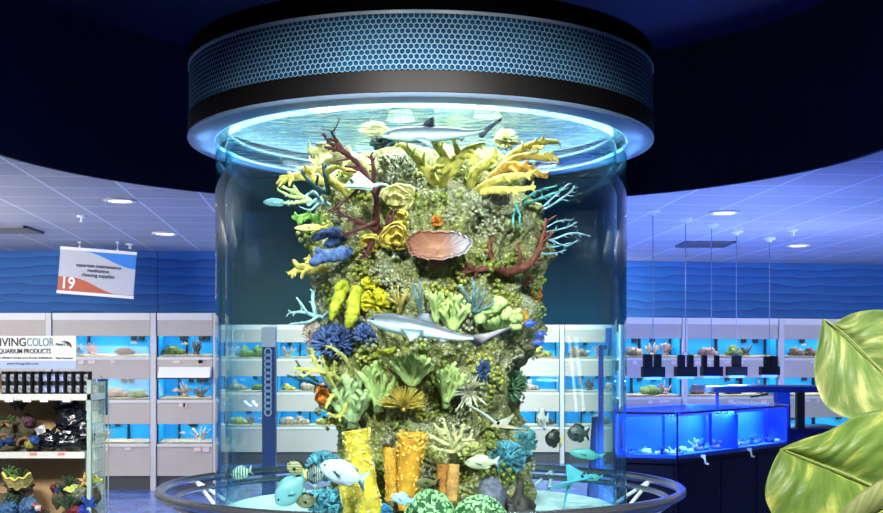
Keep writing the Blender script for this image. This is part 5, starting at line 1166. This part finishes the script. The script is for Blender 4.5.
# ------------------------------------------------------------------ things standing behind the round tank, seen through it
def column_display():
    d = 12.6; k = d/F; x0, x1 = P(262, 0, d).x, P(274.5, 0, d).x; z = lambda y: EYE+(HY-y)*k
    t = empty('display_column', Vector(((x0+x1)/2, d, 0)), 'slim dark blue display column with white ring chain and cream top, behind the tank', 'display column')
    part('shaft', MB().box(x0, x1, d, d+.12, .0, z(347)), mat('column_navy', (20, 62, 120), rough=.4), t)
    part('cap', MB().box(x0-.004, x1+.006, d-.01, d+.13, z(347), z(327)), mat('column_cream', (240, 232, 210), rough=.5), t)
    ch = MB(); xm = (x0+x1)/2; n_ = 11
    for i in range(n_):
        zc = z(352)-(z(352)-z(412))*i/(n_-1); q = [(xm+.034*cos(a), d-.012, zc+.040*sin(a)) for a in [2*pi*j/14 for j in range(15)]]; ch.tube(q, .009, 5, cap=False, round_end=False)
    part('ring_chain', ch, mat('chain_white', (196, 214, 230), rough=.4), t)
    d = 13; k = d/F; x0, x1 = P(599, 0, d).x, P(603.5, 0, d).x
    t = empty('display_stand', Vector((x0, d, 0)), 'dark blue post with cyan flag panel behind the tank\'s right edge', 'display stand')
    part('post', MB().box(x0, x1, d, d+.06, 0, EYE+(HY-350)*k), mat('column_navy', (20, 62, 120)), t)
    part('panel', MB().box(P(606, 0, d).x, P(612, 0, d).x, d, d+.03, EYE+(HY-346)*k, EYE+(HY-328)*k), mat('panel_cyan', (30, 150, 220), rough=.5), t)
    part('bracket', MB().box(x0, P(607, 0, d).x, d+.01, d+.02, EYE+(HY-350)*k, EYE+(HY-345)*k), mat('column_navy', (20, 62, 120)), t)
    xa, xb = P(592, 0, d).x, P(603, 0, d).x; zb_, zt = 0, EYE+(HY-418)*k
    mb_ = MB(); mb_.lathe([(.12, 0), (.12, .02), (.10, .05), (.035, zt), (.001, zt)], ((xa+xb)/2, d+.2, 0), 20)
    one('floor_cone', mb_, mat('cone_navy', (22, 50, 84), rough=.5), 'dark navy tapering cone stand by the right edge, behind the tank', 'cone stand')
column_display()

# ------------------------------------------------------------------ product shelf, far left
PD = 7.3; pk = PD/F; X_ = lambda px: (px-CX)*pk; Z_ = lambda py: EYE+(HY-py)*pk
xl, xr = X_(-62), X_(89)
ps = empty('product_shelf', Vector(((xl+xr)/2, PD+.2, 0)), 'retail gondola shelf of cans and artificial corals under a brand card', 'shelf')
M_peg = mat('pegboard_tan', (176, 146, 104), (160, 130, 92), rough=.8, scale=4); M_shelf = mat('shelf_grey', (196, 196, 188), rough=.45); M_wire = mat('wire_grey_green', (150, 170, 160), rough=.4)
part('back_panel', MB().box(xl, P(85, 0, PD+.31).x, PD+.30, PD+.33, 0.05, Z_(374)), M_peg, ps)
ZS1, ZS2, ZS3 = Z_(394), Z_(452), Z_(545)
for z_ in (ZS1, ZS2, ZS3):
    part('shelf', MB().box(xl, X_(85 if z_ == ZS2 else 91), PD-.005, PD+.30, z_-.038, z_), M_shelf, ps)
part('base', MB().box(xl, xr-.02, PD, PD+.33, 0, .12), M_shelf, ps)
wp = MB()
for i in range(9): wp.tube([(xr-.0+.0*i, PD+.02+.035*i, .12), (xr, PD+.02+.035*i, Z_(382))], .004, 5, round_end=False)
for i in range(20): z_ = .2+i*.066; 
for i in range(18):
    z_ = .15+i*(Z_(384)-.16)/17; wp.tube([(xr, PD+.02, z_), (xr, PD+.30, z_)], .003, 5, round_end=False)
for x in (X_(90.5), X_(94)): wp.tube([(x, PD+.31, .12), (x, PD+.31, Z_(382))], .004, 5, round_end=False)
for i in range(22):
    z_ = .15+i*(Z_(384)-.16)/21; wp.tube([(X_(80), PD+.31, z_), (xr, PD+.31, z_)], .003, 4, round_end=False)
part('wire_panel', wp, M_wire, ps)
part('upright', MB().box(xr-.012, xr+.012, PD-.005, PD+.02, 0, Z_(380)), M_wire, ps)
# header card
hc = part('header_card', MB().box(X_(-58), X_(76), PD+.0, PD+.006, Z_(369), Z_(336)), mat('card_white', (206, 208, 210), rough=.5), ps)
part('blue_strip', MB().box(X_(-58), X_(76), PD-.003, PD+.0, Z_(369), Z_(360.5)), mat('card_strip', (150, 166, 196), rough=.5), hc)
def card_text(nm, s_, px, py, hpx, c, bold=0, sx=1, parent=hc):
    t_ = MB(); text_mesh(t_, s_, Matrix(((1, 0, 0, X_(px)), (0, 0, -1, PD-.004), (0, 1, 0, Z_(py)), (0, 0, 0, 1))), hpx*pk*1.38, bold=bold, sx=sx, depth=.0008); part(nm, t_, c, parent)
INK = mat('ink_dark', (44, 48, 62), rough=.6)
def width_text(nm, s_, x0, x1, py, hpx, c, bold=0, parent=hc):
    t_ = MB(); text_mesh(t_, s_, Matrix.Identity(4), 1, bold=bold, depth=.002); w_ = max(v.x for v in t_.v)-min(v.x for v in t_.v); h_ = max(v.y for v in t_.v); mn = min(v.x for v in t_.v)
    sx = (x1-x0)*pk/w_; sy = hpx*pk/h_
    t_.v = [Vector((X_(x0)+(v.x-mn)*sx, PD-.0035-v.z, Z_(py)+v.y*sy)) for v in t_.v]; part(nm, t_, c, parent)
width_text('lettering', 'LIVING', -5, 26, 346.0, 8.2, INK, .012); width_text('lettering', 'COLOR', 27, 54, 346.0, 8.2, mat('ink_teal', (92, 128, 150), rough=.6), .004)
width_text('lettering', 'AQUARIUM PRODUCTS', -5, 51, 353.4, 4.8, INK, .008)
width_text('lettering', 'Plant City', 56, 71, 345.6, 2.6, INK, .01)
width_text('lettering', 'Artificial Corals and Reefs, Fabulous', -2, 52, 358.6, 1.9, INK, .004); width_text('lettering', 'Plant Gardens', 56, 73, 358.8, 1.7, INK, .004)
width_text('lettering', 'www.livingcolor.com', 7, 39, 364.6, 2.4, mat('ink_navy', (40, 50, 96), rough=.6), .006)
sw = MB(); sw.tube([(X_(64+7.5*cos(a)), PD-.004, Z_(347.5+6*0-6*sin(a))) for a in [radians(110-14*i) for i in range(9)]], [.001, .003, .005, .006, .0065, .006, .005, .004, .002], 6, flat=.3); part('swoosh', sw, INK, hc)
for x in (9.5, 27.5, 44.5, 67):
    part('price_tag', MB().box(X_(x-4), X_(x+4), PD-.012, PD-.008, Z_(402), Z_(395.5)), M_pink, ps)
for x in (34, 62): part('price_tag', MB().box(X_(x-4), X_(x+3), PD-.009, PD-.006, Z_(455), Z_(452.6)), mat('tag_rose', (206, 120, 110), rough=.6), ps)
# cans, two layers
proto = None; CN = ['', '']
M_can = mat('can_black', (16, 18, 26), rough=.35); M_lab = [mat('can_label_grey', (170, 176, 184), (60, 64, 78), rough=.5, scale=60), mat('can_label_blue', (60, 76, 150), (170, 180, 206), rough=.5, scale=60)]
protos = []
hcan = 11.3*pk
for li in range(2):
    c = Vector((0, 0, 0)); r_ = 4.1*pk
    t = empty('product_can', c, 'x', 'can'); 
    part('body', MB().lathe([(.001, 0), (r_, 0), (r_, hcan*.86), (.001, hcan*.86)], c, 18), M_can, t)
    part('lid', MB().lathe([(r_*1.03, hcan*.80), (r_*1.03, hcan*.98), (r_*.9, hcan), (.001, hcan)], c, 18), M_black, t)
    part('label', MB().lathe([(r_*1.012, hcan*.14), (r_*1.012, hcan*.74)], c, 12, a0=radians(215), a1=radians(285)), M_lab[li], t)
    protos.append(t)
n_can = 0
for row in range(2):
    for i in range(11):
        x = 85.5-8.25*i; li = 1 if 2 < i < 6 else 0
        src = protos[li]
        o = copy_tree(src); o.location = (X_(x), PD+.05, ZS1+row*hcan)
        side = ['at the right end', 'second from the right end', 'third from the right end', 'fourth from the right end', 'fifth from the right end', 'sixth from the right end', 'seventh from the right end', 'fifth from the left frame edge', 'fourth from the left frame edge', 'third from the left frame edge', 'second from the left frame edge'][i]
        tag(o, 'small black lidded can in the %s row, %s' % ('upper' if row else 'lower', side), 'can', 'black cans on the product shelf')
for t in protos:
    for ch in list(t.children): bpy.data.objects.remove(ch)
    bpy.data.objects.remove(t)
# black bags on the second shelf
M_bag = mat('black_poly', (13, 14, 20), (20, 22, 32), rough=.22, scale=20, bump=.8, bscale=14, spec=.7); M_blab = mat('bag_label', (206, 208, 206), (120, 122, 126), rough=.6, scale=50)
for (x, y, rx, ry, dd, lx, ly, rot), lb in (((48, 440, 12, 10, .08, 40, 430, 20), 'black plastic bag at left front of the heap, big white label'), ((70, 441, 16, 9, .05, 66, 432, -8), 'black plastic bag lying at the middle front of the heap'), ((86, 436, 7, 13, .10, 90, 437, 30), 'narrow black plastic bag at the right end of the heap'),
      ((72, 422, 15, 12, .14, 82, 424, 25), 'black plastic bag in the second layer of the heap'), ((68, 408, 12, 9, .18, 66, 402, 8), 'black plastic bag on top of the heap, white header label')):
    d = PD+dd; k = d/F; c = P(x, y, d); t = empty('plastic_bag', c-Vector((0, 0, ry*k)), lb, 'bag', 'black bags on the product shelf')
    part('bag', MB().blob(c, (rx*k, .06, ry*k), 26, .42, 3.4, int(x)), M_bag, t)
    q = P(lx, ly, d-.075); Mx = Matrix.Translation(q) @ Matrix.Rotation(radians(-rot), 4, 'Y'); s_ = (.030, .024) if 'big' in lb else (.042, .012) if 'top' in lb else (.024, .008)
    part('label', MB().grid(lambda u, v: Mx @ Vector(((u-.5)*2*s_[0], .008*sin(5*u+3*v)+.012*abs(u-.5), (v-.5)*2*s_[1])), 8, 6, thick=.002), M_blab, t, 'white label')
# artificial coral ornaments
def ornament(name, lab, cat, x, y, rx, ry, dd, cols, seed, kind='bush'):
    "cluster ornament: rock base plus coloured pieces"
    rnd = random.Random(seed); d = PD+dd; k = d/F; c = P(x, y, d); t = empty(name, c-Vector((0, 0, ry*k)), lab, cat)
    mb_ = MB(); mb_.blob(c-Vector((0, 0, ry*.45*k)), (rx*.9*k, .06, ry*.55*k), 16, .4, 3, seed); part('rock_base', mb_, mat('ornament_rock', (92, 84, 66), (60, 62, 46), rough=.9, scale=30, bump=.5), t)
    for i, (nm, col, sh) in enumerate(cols):
        mb_ = MB(); n_ = len(cols); px_ = (i+.5)/n_*2-1; p = c+Vector((px_*rx*.7*k, -.05-rnd.uniform(0, .02), rnd.uniform(-.4, .35)*ry*k)); R_ = rx*k*.5
        if sh == 'frond':
            for _ in range(12):
                v = Vector((rnd.uniform(-.9, .9), rnd.uniform(-.4, .1), rnd.uniform(.5, 1.2))).normalized()*R_*rnd.uniform(.9, 1.6); mb_.tube(crom([p, p+v*.5+Vector((0, 0, .006)), p+v], 3), [R_*.14]*3+[R_*.16]*3+[R_*.06], 5, flat=.4)
        elif sh == 'ball':
            mb_.blob(p, (R_*.8, R_*.6, R_*.7), 14, .3, 4, i+seed)
            for _ in range(26):
                v = Vector((rnd.uniform(-1, 1), rnd.uniform(-1, .1), rnd.uniform(-1, 1))).normalized(); mb_.blob(p+Vector((v.x*R_*.8, v.y*R_*.6, v.z*R_*.7)), R_*.16, 6)
        elif sh == 'leaf':
            mb_.grid(lambda u, v: p+Vector(((u-.5)*2.4*R_, -.02*sin(pi*u)+.01*v, (v-.5)*R_*.9*sin(pi*min(1, max(0.02, u)))+.35*R_*sin(pi*u)*.5)), 12, 6, thick=.006)
        elif sh == 'star':
            for q in range(5):
                a = 2*pi*q/5+pi/2; mb_.tube([p, p+Vector((cos(a)*R_*.45, -.01, sin(a)*R_*.45)), p+Vector((cos(a)*R_*.85, -.008, sin(a)*R_*.85))], [R_*.26, R_*.18, R_*.08], 7)
        elif sh == 'arch':
            mb_.tube([p+Vector((cos(a)*R_*1.1, 0, sin(a)*R_*1.1)) for a in [pi*j/10 for j in range(11)]], [R_*.28*(1+.3*noise.noise(Vector((j, seed, 0)))) for j in range(11)], 9)
        part(nm, mb_, cm('orn_'+'_'.join(map(str, col)), col, .6, scale=40), t)
    return t
GN, DG, BRN, BL, YL_, PK, RD, LG = (84, 130, 66), (48, 76, 48), (130, 96, 62), (40, 82, 160), (232, 210, 110), (210, 130, 140), (120, 36, 40), (190, 210, 100)
ornament('coral_ornament', 'brown arch ornament with green plants, second shelf, left frame edge', 'ornament', 8, 428, 12, 24, .16, [('green_plant', DG, 'frond'), ('arch', BRN, 'arch'), ('green_plant', GN, 'frond')], 1)
ornament('coral_ornament', 'green and brown plant ornament with white tag on the second shelf', 'ornament', 25, 418, 13, 26, .22, [('grey_stem', (110, 106, 96), 'frond'), ('plant', DG, 'frond'), ('plum_piece', (96, 60, 84), 'ball')], 2)
ornament('coral_ornament', 'brown cave ornament with blue bits at the left end of second shelf', 'ornament', 8, 443, 11, 9, .06, [('blue_piece', BL, 'ball'), ('arch', BRN, 'arch'), ('blue_piece', (30, 60, 120), 'ball')], 3)
ornament('coral_ornament', 'brown cave ornament with yellow and blue bits beside the bags', 'ornament', 33, 441, 12, 10, .06, [('arch', BRN, 'arch'), ('yellow_piece', (170, 160, 60), 'ball'), ('blue_piece', BL, 'ball')], 4)
ornament('coral_ornament', 'yellow bowl coral ornament topped with green fronds, lower shelf', 'ornament', 19, 478, 15, 16, .10, [('green_plant', GN, 'frond'), ('green_plant', (120, 170, 70), 'frond'), ('green_plant', DG, 'frond')], 5)
def yellow_bowl():
    d = PD+.02; k = d/F; c = P(19, 481, d); mb_ = MB()
    mb_.grid(lambda u, v: c+Vector(((u-.5)*29*k, -.03*sin(pi*u)-.05*v, (9*(2*u-1)**2*.8-2+(v-.5)*10*(1-.3*(2*u-1)**2)+1.2*sin(22*u))*k)), 28, 8, thick=.014)
    one('coral_ornament', mb_, cm('orn_yellow', YL_, .8), 'ruffled yellow coral ornament piece in front of the green fronds, lower shelf', 'ornament')
yellow_bowl()
ornament('coral_ornament', 'mossy dark rock ornament behind the blue balls, lower shelf', 'ornament', 17, 503, 22, 14, .14, [('moss', (96, 92, 66), 'ball'), ('moss', DG, 'ball'), ('grey_branch', (130, 120, 120), 'frond')], 6)
for x, y, lb in ((9, 511, 'blue ball coral ornament at the bottom left corner'), (29, 508, 'blue ball coral ornament beside the pink one, lower shelf')):
    d = PD+.04; k = d/F; c = P(x, y, d); mb_ = MB(); rnd = random.Random(x); mb_.blob(c, (9*k, .06, 10*k), 18, .2, 3, x)
    for _ in range(70):
        v = Vector((rnd.uniform(-1, 1), rnd.uniform(-1, .2), rnd.uniform(-1, 1))).normalized(); mb_.blob(c+Vector((v.x*9*k, v.y*.06, v.z*10*k)), 1.6*k, 6)
    one('coral_ornament', mb_, cm('orn_steel_blue', (66, 112, 160), .6), lb, 'ornament')
ornament('coral_ornament', 'pink branching coral ornament at the bottom of the lower shelf', 'ornament', 42, 511, 8, 14, .05, [('branches', PK, 'frond'), ('pale_piece', (226, 206, 206), 'ball'), ('branches', RD, 'frond')], 8)
ornament('coral_ornament', 'dark red and blue upright coral ornament left of the big cluster', 'ornament', 60, 484, 8, 22, .14, [('red_piece', RD, 'ball'), ('blue_piece', BL, 'frond'), ('dark_piece', DG, 'frond')], 9)
ornament('coral_ornament', 'large cluster ornament with two lime leaves and a tan starfish', 'ornament', 83, 486, 19, 22, .12, [('dark_plant', DG, 'frond'), ('lime_leaf', LG, 'leaf'), ('grey_piece', (120, 130, 110), 'ball'), ('starfish', (222, 176, 110), 'star'), ('lime_leaf', (196, 210, 90), 'leaf')], 10)
ornament('coral_ornament', 'dark red bar coral with blue and green bits, bottom right of shelf', 'ornament', 82, 509, 20, 12, .07, [('green_piece', DG, 'frond'), ('red_piece', RD, 'ball'), ('blue_piece', (30, 60, 170), 'ball'), ('blue_piece', BL, 'frond')], 11)
# box display hung behind the shelf's right end
t = empty('hanging_product', P(101, 412, 7.62), 'blue and green boxed product hanging at the shelf\'s right end', 'boxed product')
part('box', MB().box(P(98, 0, 7.9).x, P(106, 0, 7.9).x, 7.9, 7.95, P(0, 415, 7.9).z, P(0, 379, 7.9).z), mat('box_print', (26, 84, 170), (60, 120, 90), rough=.5, scale=26, c3=(20, 40, 90)), t)
part('hook', MB().tube([P(102, 379, 7.92), P(102, 376, 7.92), P(99, 376, 7.9)], .004, 5), M_wire, t)

# ------------------------------------------------------------------ golden pothos in front, right
def leafmat(name, c1, c2, c3, thr=.56):
    m = bpy.data.materials.new(name); m.use_nodes = True; nt = m.node_tree; b = nt.nodes['Principled BSDF']; b.inputs['Roughness'].default_value = .42; b.inputs['Specular IOR Level'].default_value = .4
    uv = nt.nodes.new('ShaderNodeTexCoord'); mp = nt.nodes.new('ShaderNodeMapping'); mp.inputs['Scale'].default_value = (1.3, 5.5, 1); ns = nt.nodes.new('ShaderNodeTexNoise'); ns.inputs['Scale'].default_value = 1.0; ns.inputs['Detail'].default_value = 6; ns.inputs['Roughness'].default_value = .62
    nt.links.new(uv.outputs['UV'], mp.inputs[0]); nt.links.new(mp.outputs[0], ns.inputs['Vector'])
    r = nt.nodes.new('ShaderNodeValToRGB'); e = r.color_ramp.elements; e[0].position = .30; e[0].color = rgb(*c1); e[1].position = thr+.06; e[1].color = rgb(*c3); q = e.new(thr-.06); q.color = rgb(*c2)
    nt.links.new(ns.outputs['Fac'], r.inputs[0]); nt.links.new(r.outputs[0], b.inputs['Base Color'])
    tl = nt.nodes.new('ShaderNodeBsdfTranslucent'); mx = nt.nodes.new('ShaderNodeMixShader'); mx.inputs[0].default_value = .2; nt.links.new(r.outputs[0], tl.inputs[0]); nt.links.new(b.outputs[0], mx.inputs[1]); nt.links.new(tl.outputs[0], mx.inputs[2]); nt.links.new(mx.outputs[0], nt.nodes['Material Output'].inputs[0])
    return m
LF1 = leafmat('pothos_leaf', (104, 140, 70), (152, 180, 104), (226, 232, 156)); LF2 = leafmat('pothos_leaf_dark', (94, 130, 52), (136, 168, 80), (216, 222, 116), .58); LF3 = leafmat('pothos_leaf_pale', (160, 174, 108), (178, 190, 124), (200, 206, 146), .6)
PB = Vector((1.45, 3.1, 0))
pl = empty('pothos_plant', PB, 'potted golden pothos with big cream splashed leaves at the right edge', 'plant')
def leaf(mat_, tip, base, lo, up, d_tip, d_base, dl, du, cup, lab):
    "heart leaf; lo and up list where each margin runs, from tip to base, in photograph pixels; dl, du lean the halves"
    nU, nV = 40, 14; mid_ = crom([P(x, y, d_tip+(d_base-d_tip)*i/(len(tip)-1)) for i, (x, y) in enumerate(tip)], 12); K = len(mid_)-1
    def edge(pts, dd):
        q = crom([Vector((x, y, 0)) for x, y in pts], 12); n_ = len(q)-1; out_ = []
        for i, v in enumerate(q):
            t = i/n_; out_.append(P(v.x, v.y, d_tip+(d_base-d_tip)*t+dd*sin(pi*min(1, t*.9))))
        return out_
    E = [edge(lo, dl), edge(up, du)]
    def at(lst, t):
        n_ = len(lst)-1; i = min(n_-1, int(t*n_)); return lst[i].lerp(lst[i+1], t*n_-i)
    me_mb = MB(); uvs = []
    def f(u, v):
        s_ = v*2-1; e_ = at(E[0] if s_ < 0 else E[1], u); m0 = at(mid_, u); a = abs(s_); p = m0.lerp(e_, a)
        rib = .0045*sin((u*9-a*2.2)*2*pi*.9)*sin(pi*a)*sin(pi*min(1, u))
        return p+Vector((0, cup*sin(pi*a)*sin(pi*u)+rib+.010*exp_(-(a*7)**2), 0))
    me_mb.grid(f, nU, nV*2, thick=.003)
    o_ = part('leaf', me_mb, mat_, pl, lab)
    uvl = o_.data.uv_layers.new(name='UVMap'); w_ = nV*2+1; T_ = (nU+1)*w_
    for lp in o_.data.loops:
        vi = lp.vertex_index % T_; u = (vi//w_)/nU; s_ = ((vi % w_)/(nV*2))*2-1
        uvl.data[lp.index].uv = (abs(s_)*1.0+(3 if s_ < 0 else 0), u*1.0-abs(s_)*.28)
    vb = MB(); vb.tube([p+Vector((0, -.004, 0)) for p in mid_[2:]], [.0016+.0022*i/K for i in range(len(mid_)-2)], 6); part('midrib', vb, mat('pothos_rib', (176, 190, 120), rough=.5), o_)
    return mid_[-1]
exp_ = math.exp
b1 = leaf(LF1, [(823,319),(845,335),(864,354),(884,374)], None, [(823,319),(818,345),(814,372),(822,400),(838,414),(865,421),(900,412),(905,385)], [(823,319),(832,324),(848,316),(865,311),(890,312),(915,330),(905,360),(888,374)], 2.95, 3.0, -.05, .08, -.03, None)
b2 = leaf(LF2, [(781,449),(815,462),(850,476),(880,490)], None, [(781,449),(771,468),(765,490),(769,508),(785,530),(825,548),(870,540),(890,505)], [(781,449),(802,440),(824,433),(842,424),(862,414),(892,412),(905,440),(890,485)], 2.75, 2.85, -.10, .04, -.03, None)
b3 = leaf(LF3, [(826,548),(850,530),(880,512),(910,500)], None, [(826,548),(840,570),(880,575),(915,550),(920,520)], [(826,548),(832,522),(850,502),(870,486),(895,474),(915,480),(914,496)], 2.55, 2.6, -.03, -.03, -.02, None)
for b_ in (b1, b2, b3): part('petiole', MB().tube(crom([b_, b_+Vector((.10, .02, .03)), b_*.45+PB*.55+Vector((.04, 0, .45)), PB+Vector((0, 0, .55))], 6), .007, 7), mat('pothos_stalk', (120, 150, 70), rough=.5), pl)
part('pot', MB().lathe([(.001, 0), (.15, 0), (.19, .5), (.20, .52), (.17, .52), (.165, .47), (.001, .47)], PB, 32), mat('pot_terracotta', (150, 96, 70), rough=.7), pl)
part('soil', MB().lathe([(.001, .475), (.165, .475)], PB, 24), mat('potting_soil', (52, 40, 30), rough=.9), pl)

# ------------------------------------------------------------------ light
# lamps in the tank hood, then lights added to brighten the flange sides
area('hood_lamp_light', (TX, TY, 3.06), (TX, TY, 0), 1.7, 560, (.97, 1, .96), shape='DISK')
for a in (-.25, .05, .35, .65, pi-.65, pi-.35, pi-.05, pi+.25): area('flange_fill_light', (TX+1.225*cos(a), TY+1.225*sin(a), 2.95), (TX+1.225*cos(a), TY+1.225*sin(a), 0), .06, 10, (.75, .88, 1))
# fill spots added under the recess lid to light the reef from the front
for x, p_ in ((-2.6, 1750), (-.9, 1500), (.9, 1500), (2.6, 1750)):
    spot('fill_spot', (x, 1.6, 3.95), (TX+x*.15, TY-.5, 1.25), p_, (1, .98, .90), 42, .8, .12)
# added fill lights, out of view, for the walls, alcove, shelf and plant
area('fill_light', (-6.5, 11.5, 3.05), (-5, 15.5, 1.2), 3.0, 250, (1, .96, .90), 1.2)
area('fill_light', (7.0, 12.2, 3.05), (5.0, 17, 1.4), 3.0, 215, (.9, .94, 1), 1.2)
area('fill_light', (0, 16.5, 3.05), (0, 19.6, 1.0), 3.5, 640, (1, .95, .82), .5)
area('fill_light', (-3.1, 4.3, 3.0), (-2.7, 7.3, 1.0), 1.2, 56, (1, .97, .93), .6, spread=80)
area('fill_light', (1.7, .9, 3.0), (1.2, 3, 1.4), .8, 15, (1, .98, .9), .6, spread=60)
area('recess_glow', (-1.9, 6.8, 3.9), (-2.0, 6.4, 5), .8, 8, (.2, .4, 1)); area('recess_glow', (1.9, 6.6, 3.9), (2.0, 6.2, 5), .8, 8, (.2, .4, 1))
area('blue_ceiling_fill', (3.6, 13.0, 1.42), (3.6, 13.0, 3), .9, 34, (.35, .48, 1))  # added fill, tints the right ceiling with the tanks' blue
area('blue_ceiling_fill', (2.6, 10.6, 1.29), (2.8, 11.2, 3), .5, 26, (.35, .48, 1))
area('warm_ceiling_fill', (-5.6, 9.6, 1.5), (-4.6, 11.0, 3.1), 1.2, 60, (1, .95, .88), 1.2)  # added fill out of view, lifts the left ceiling with warm white
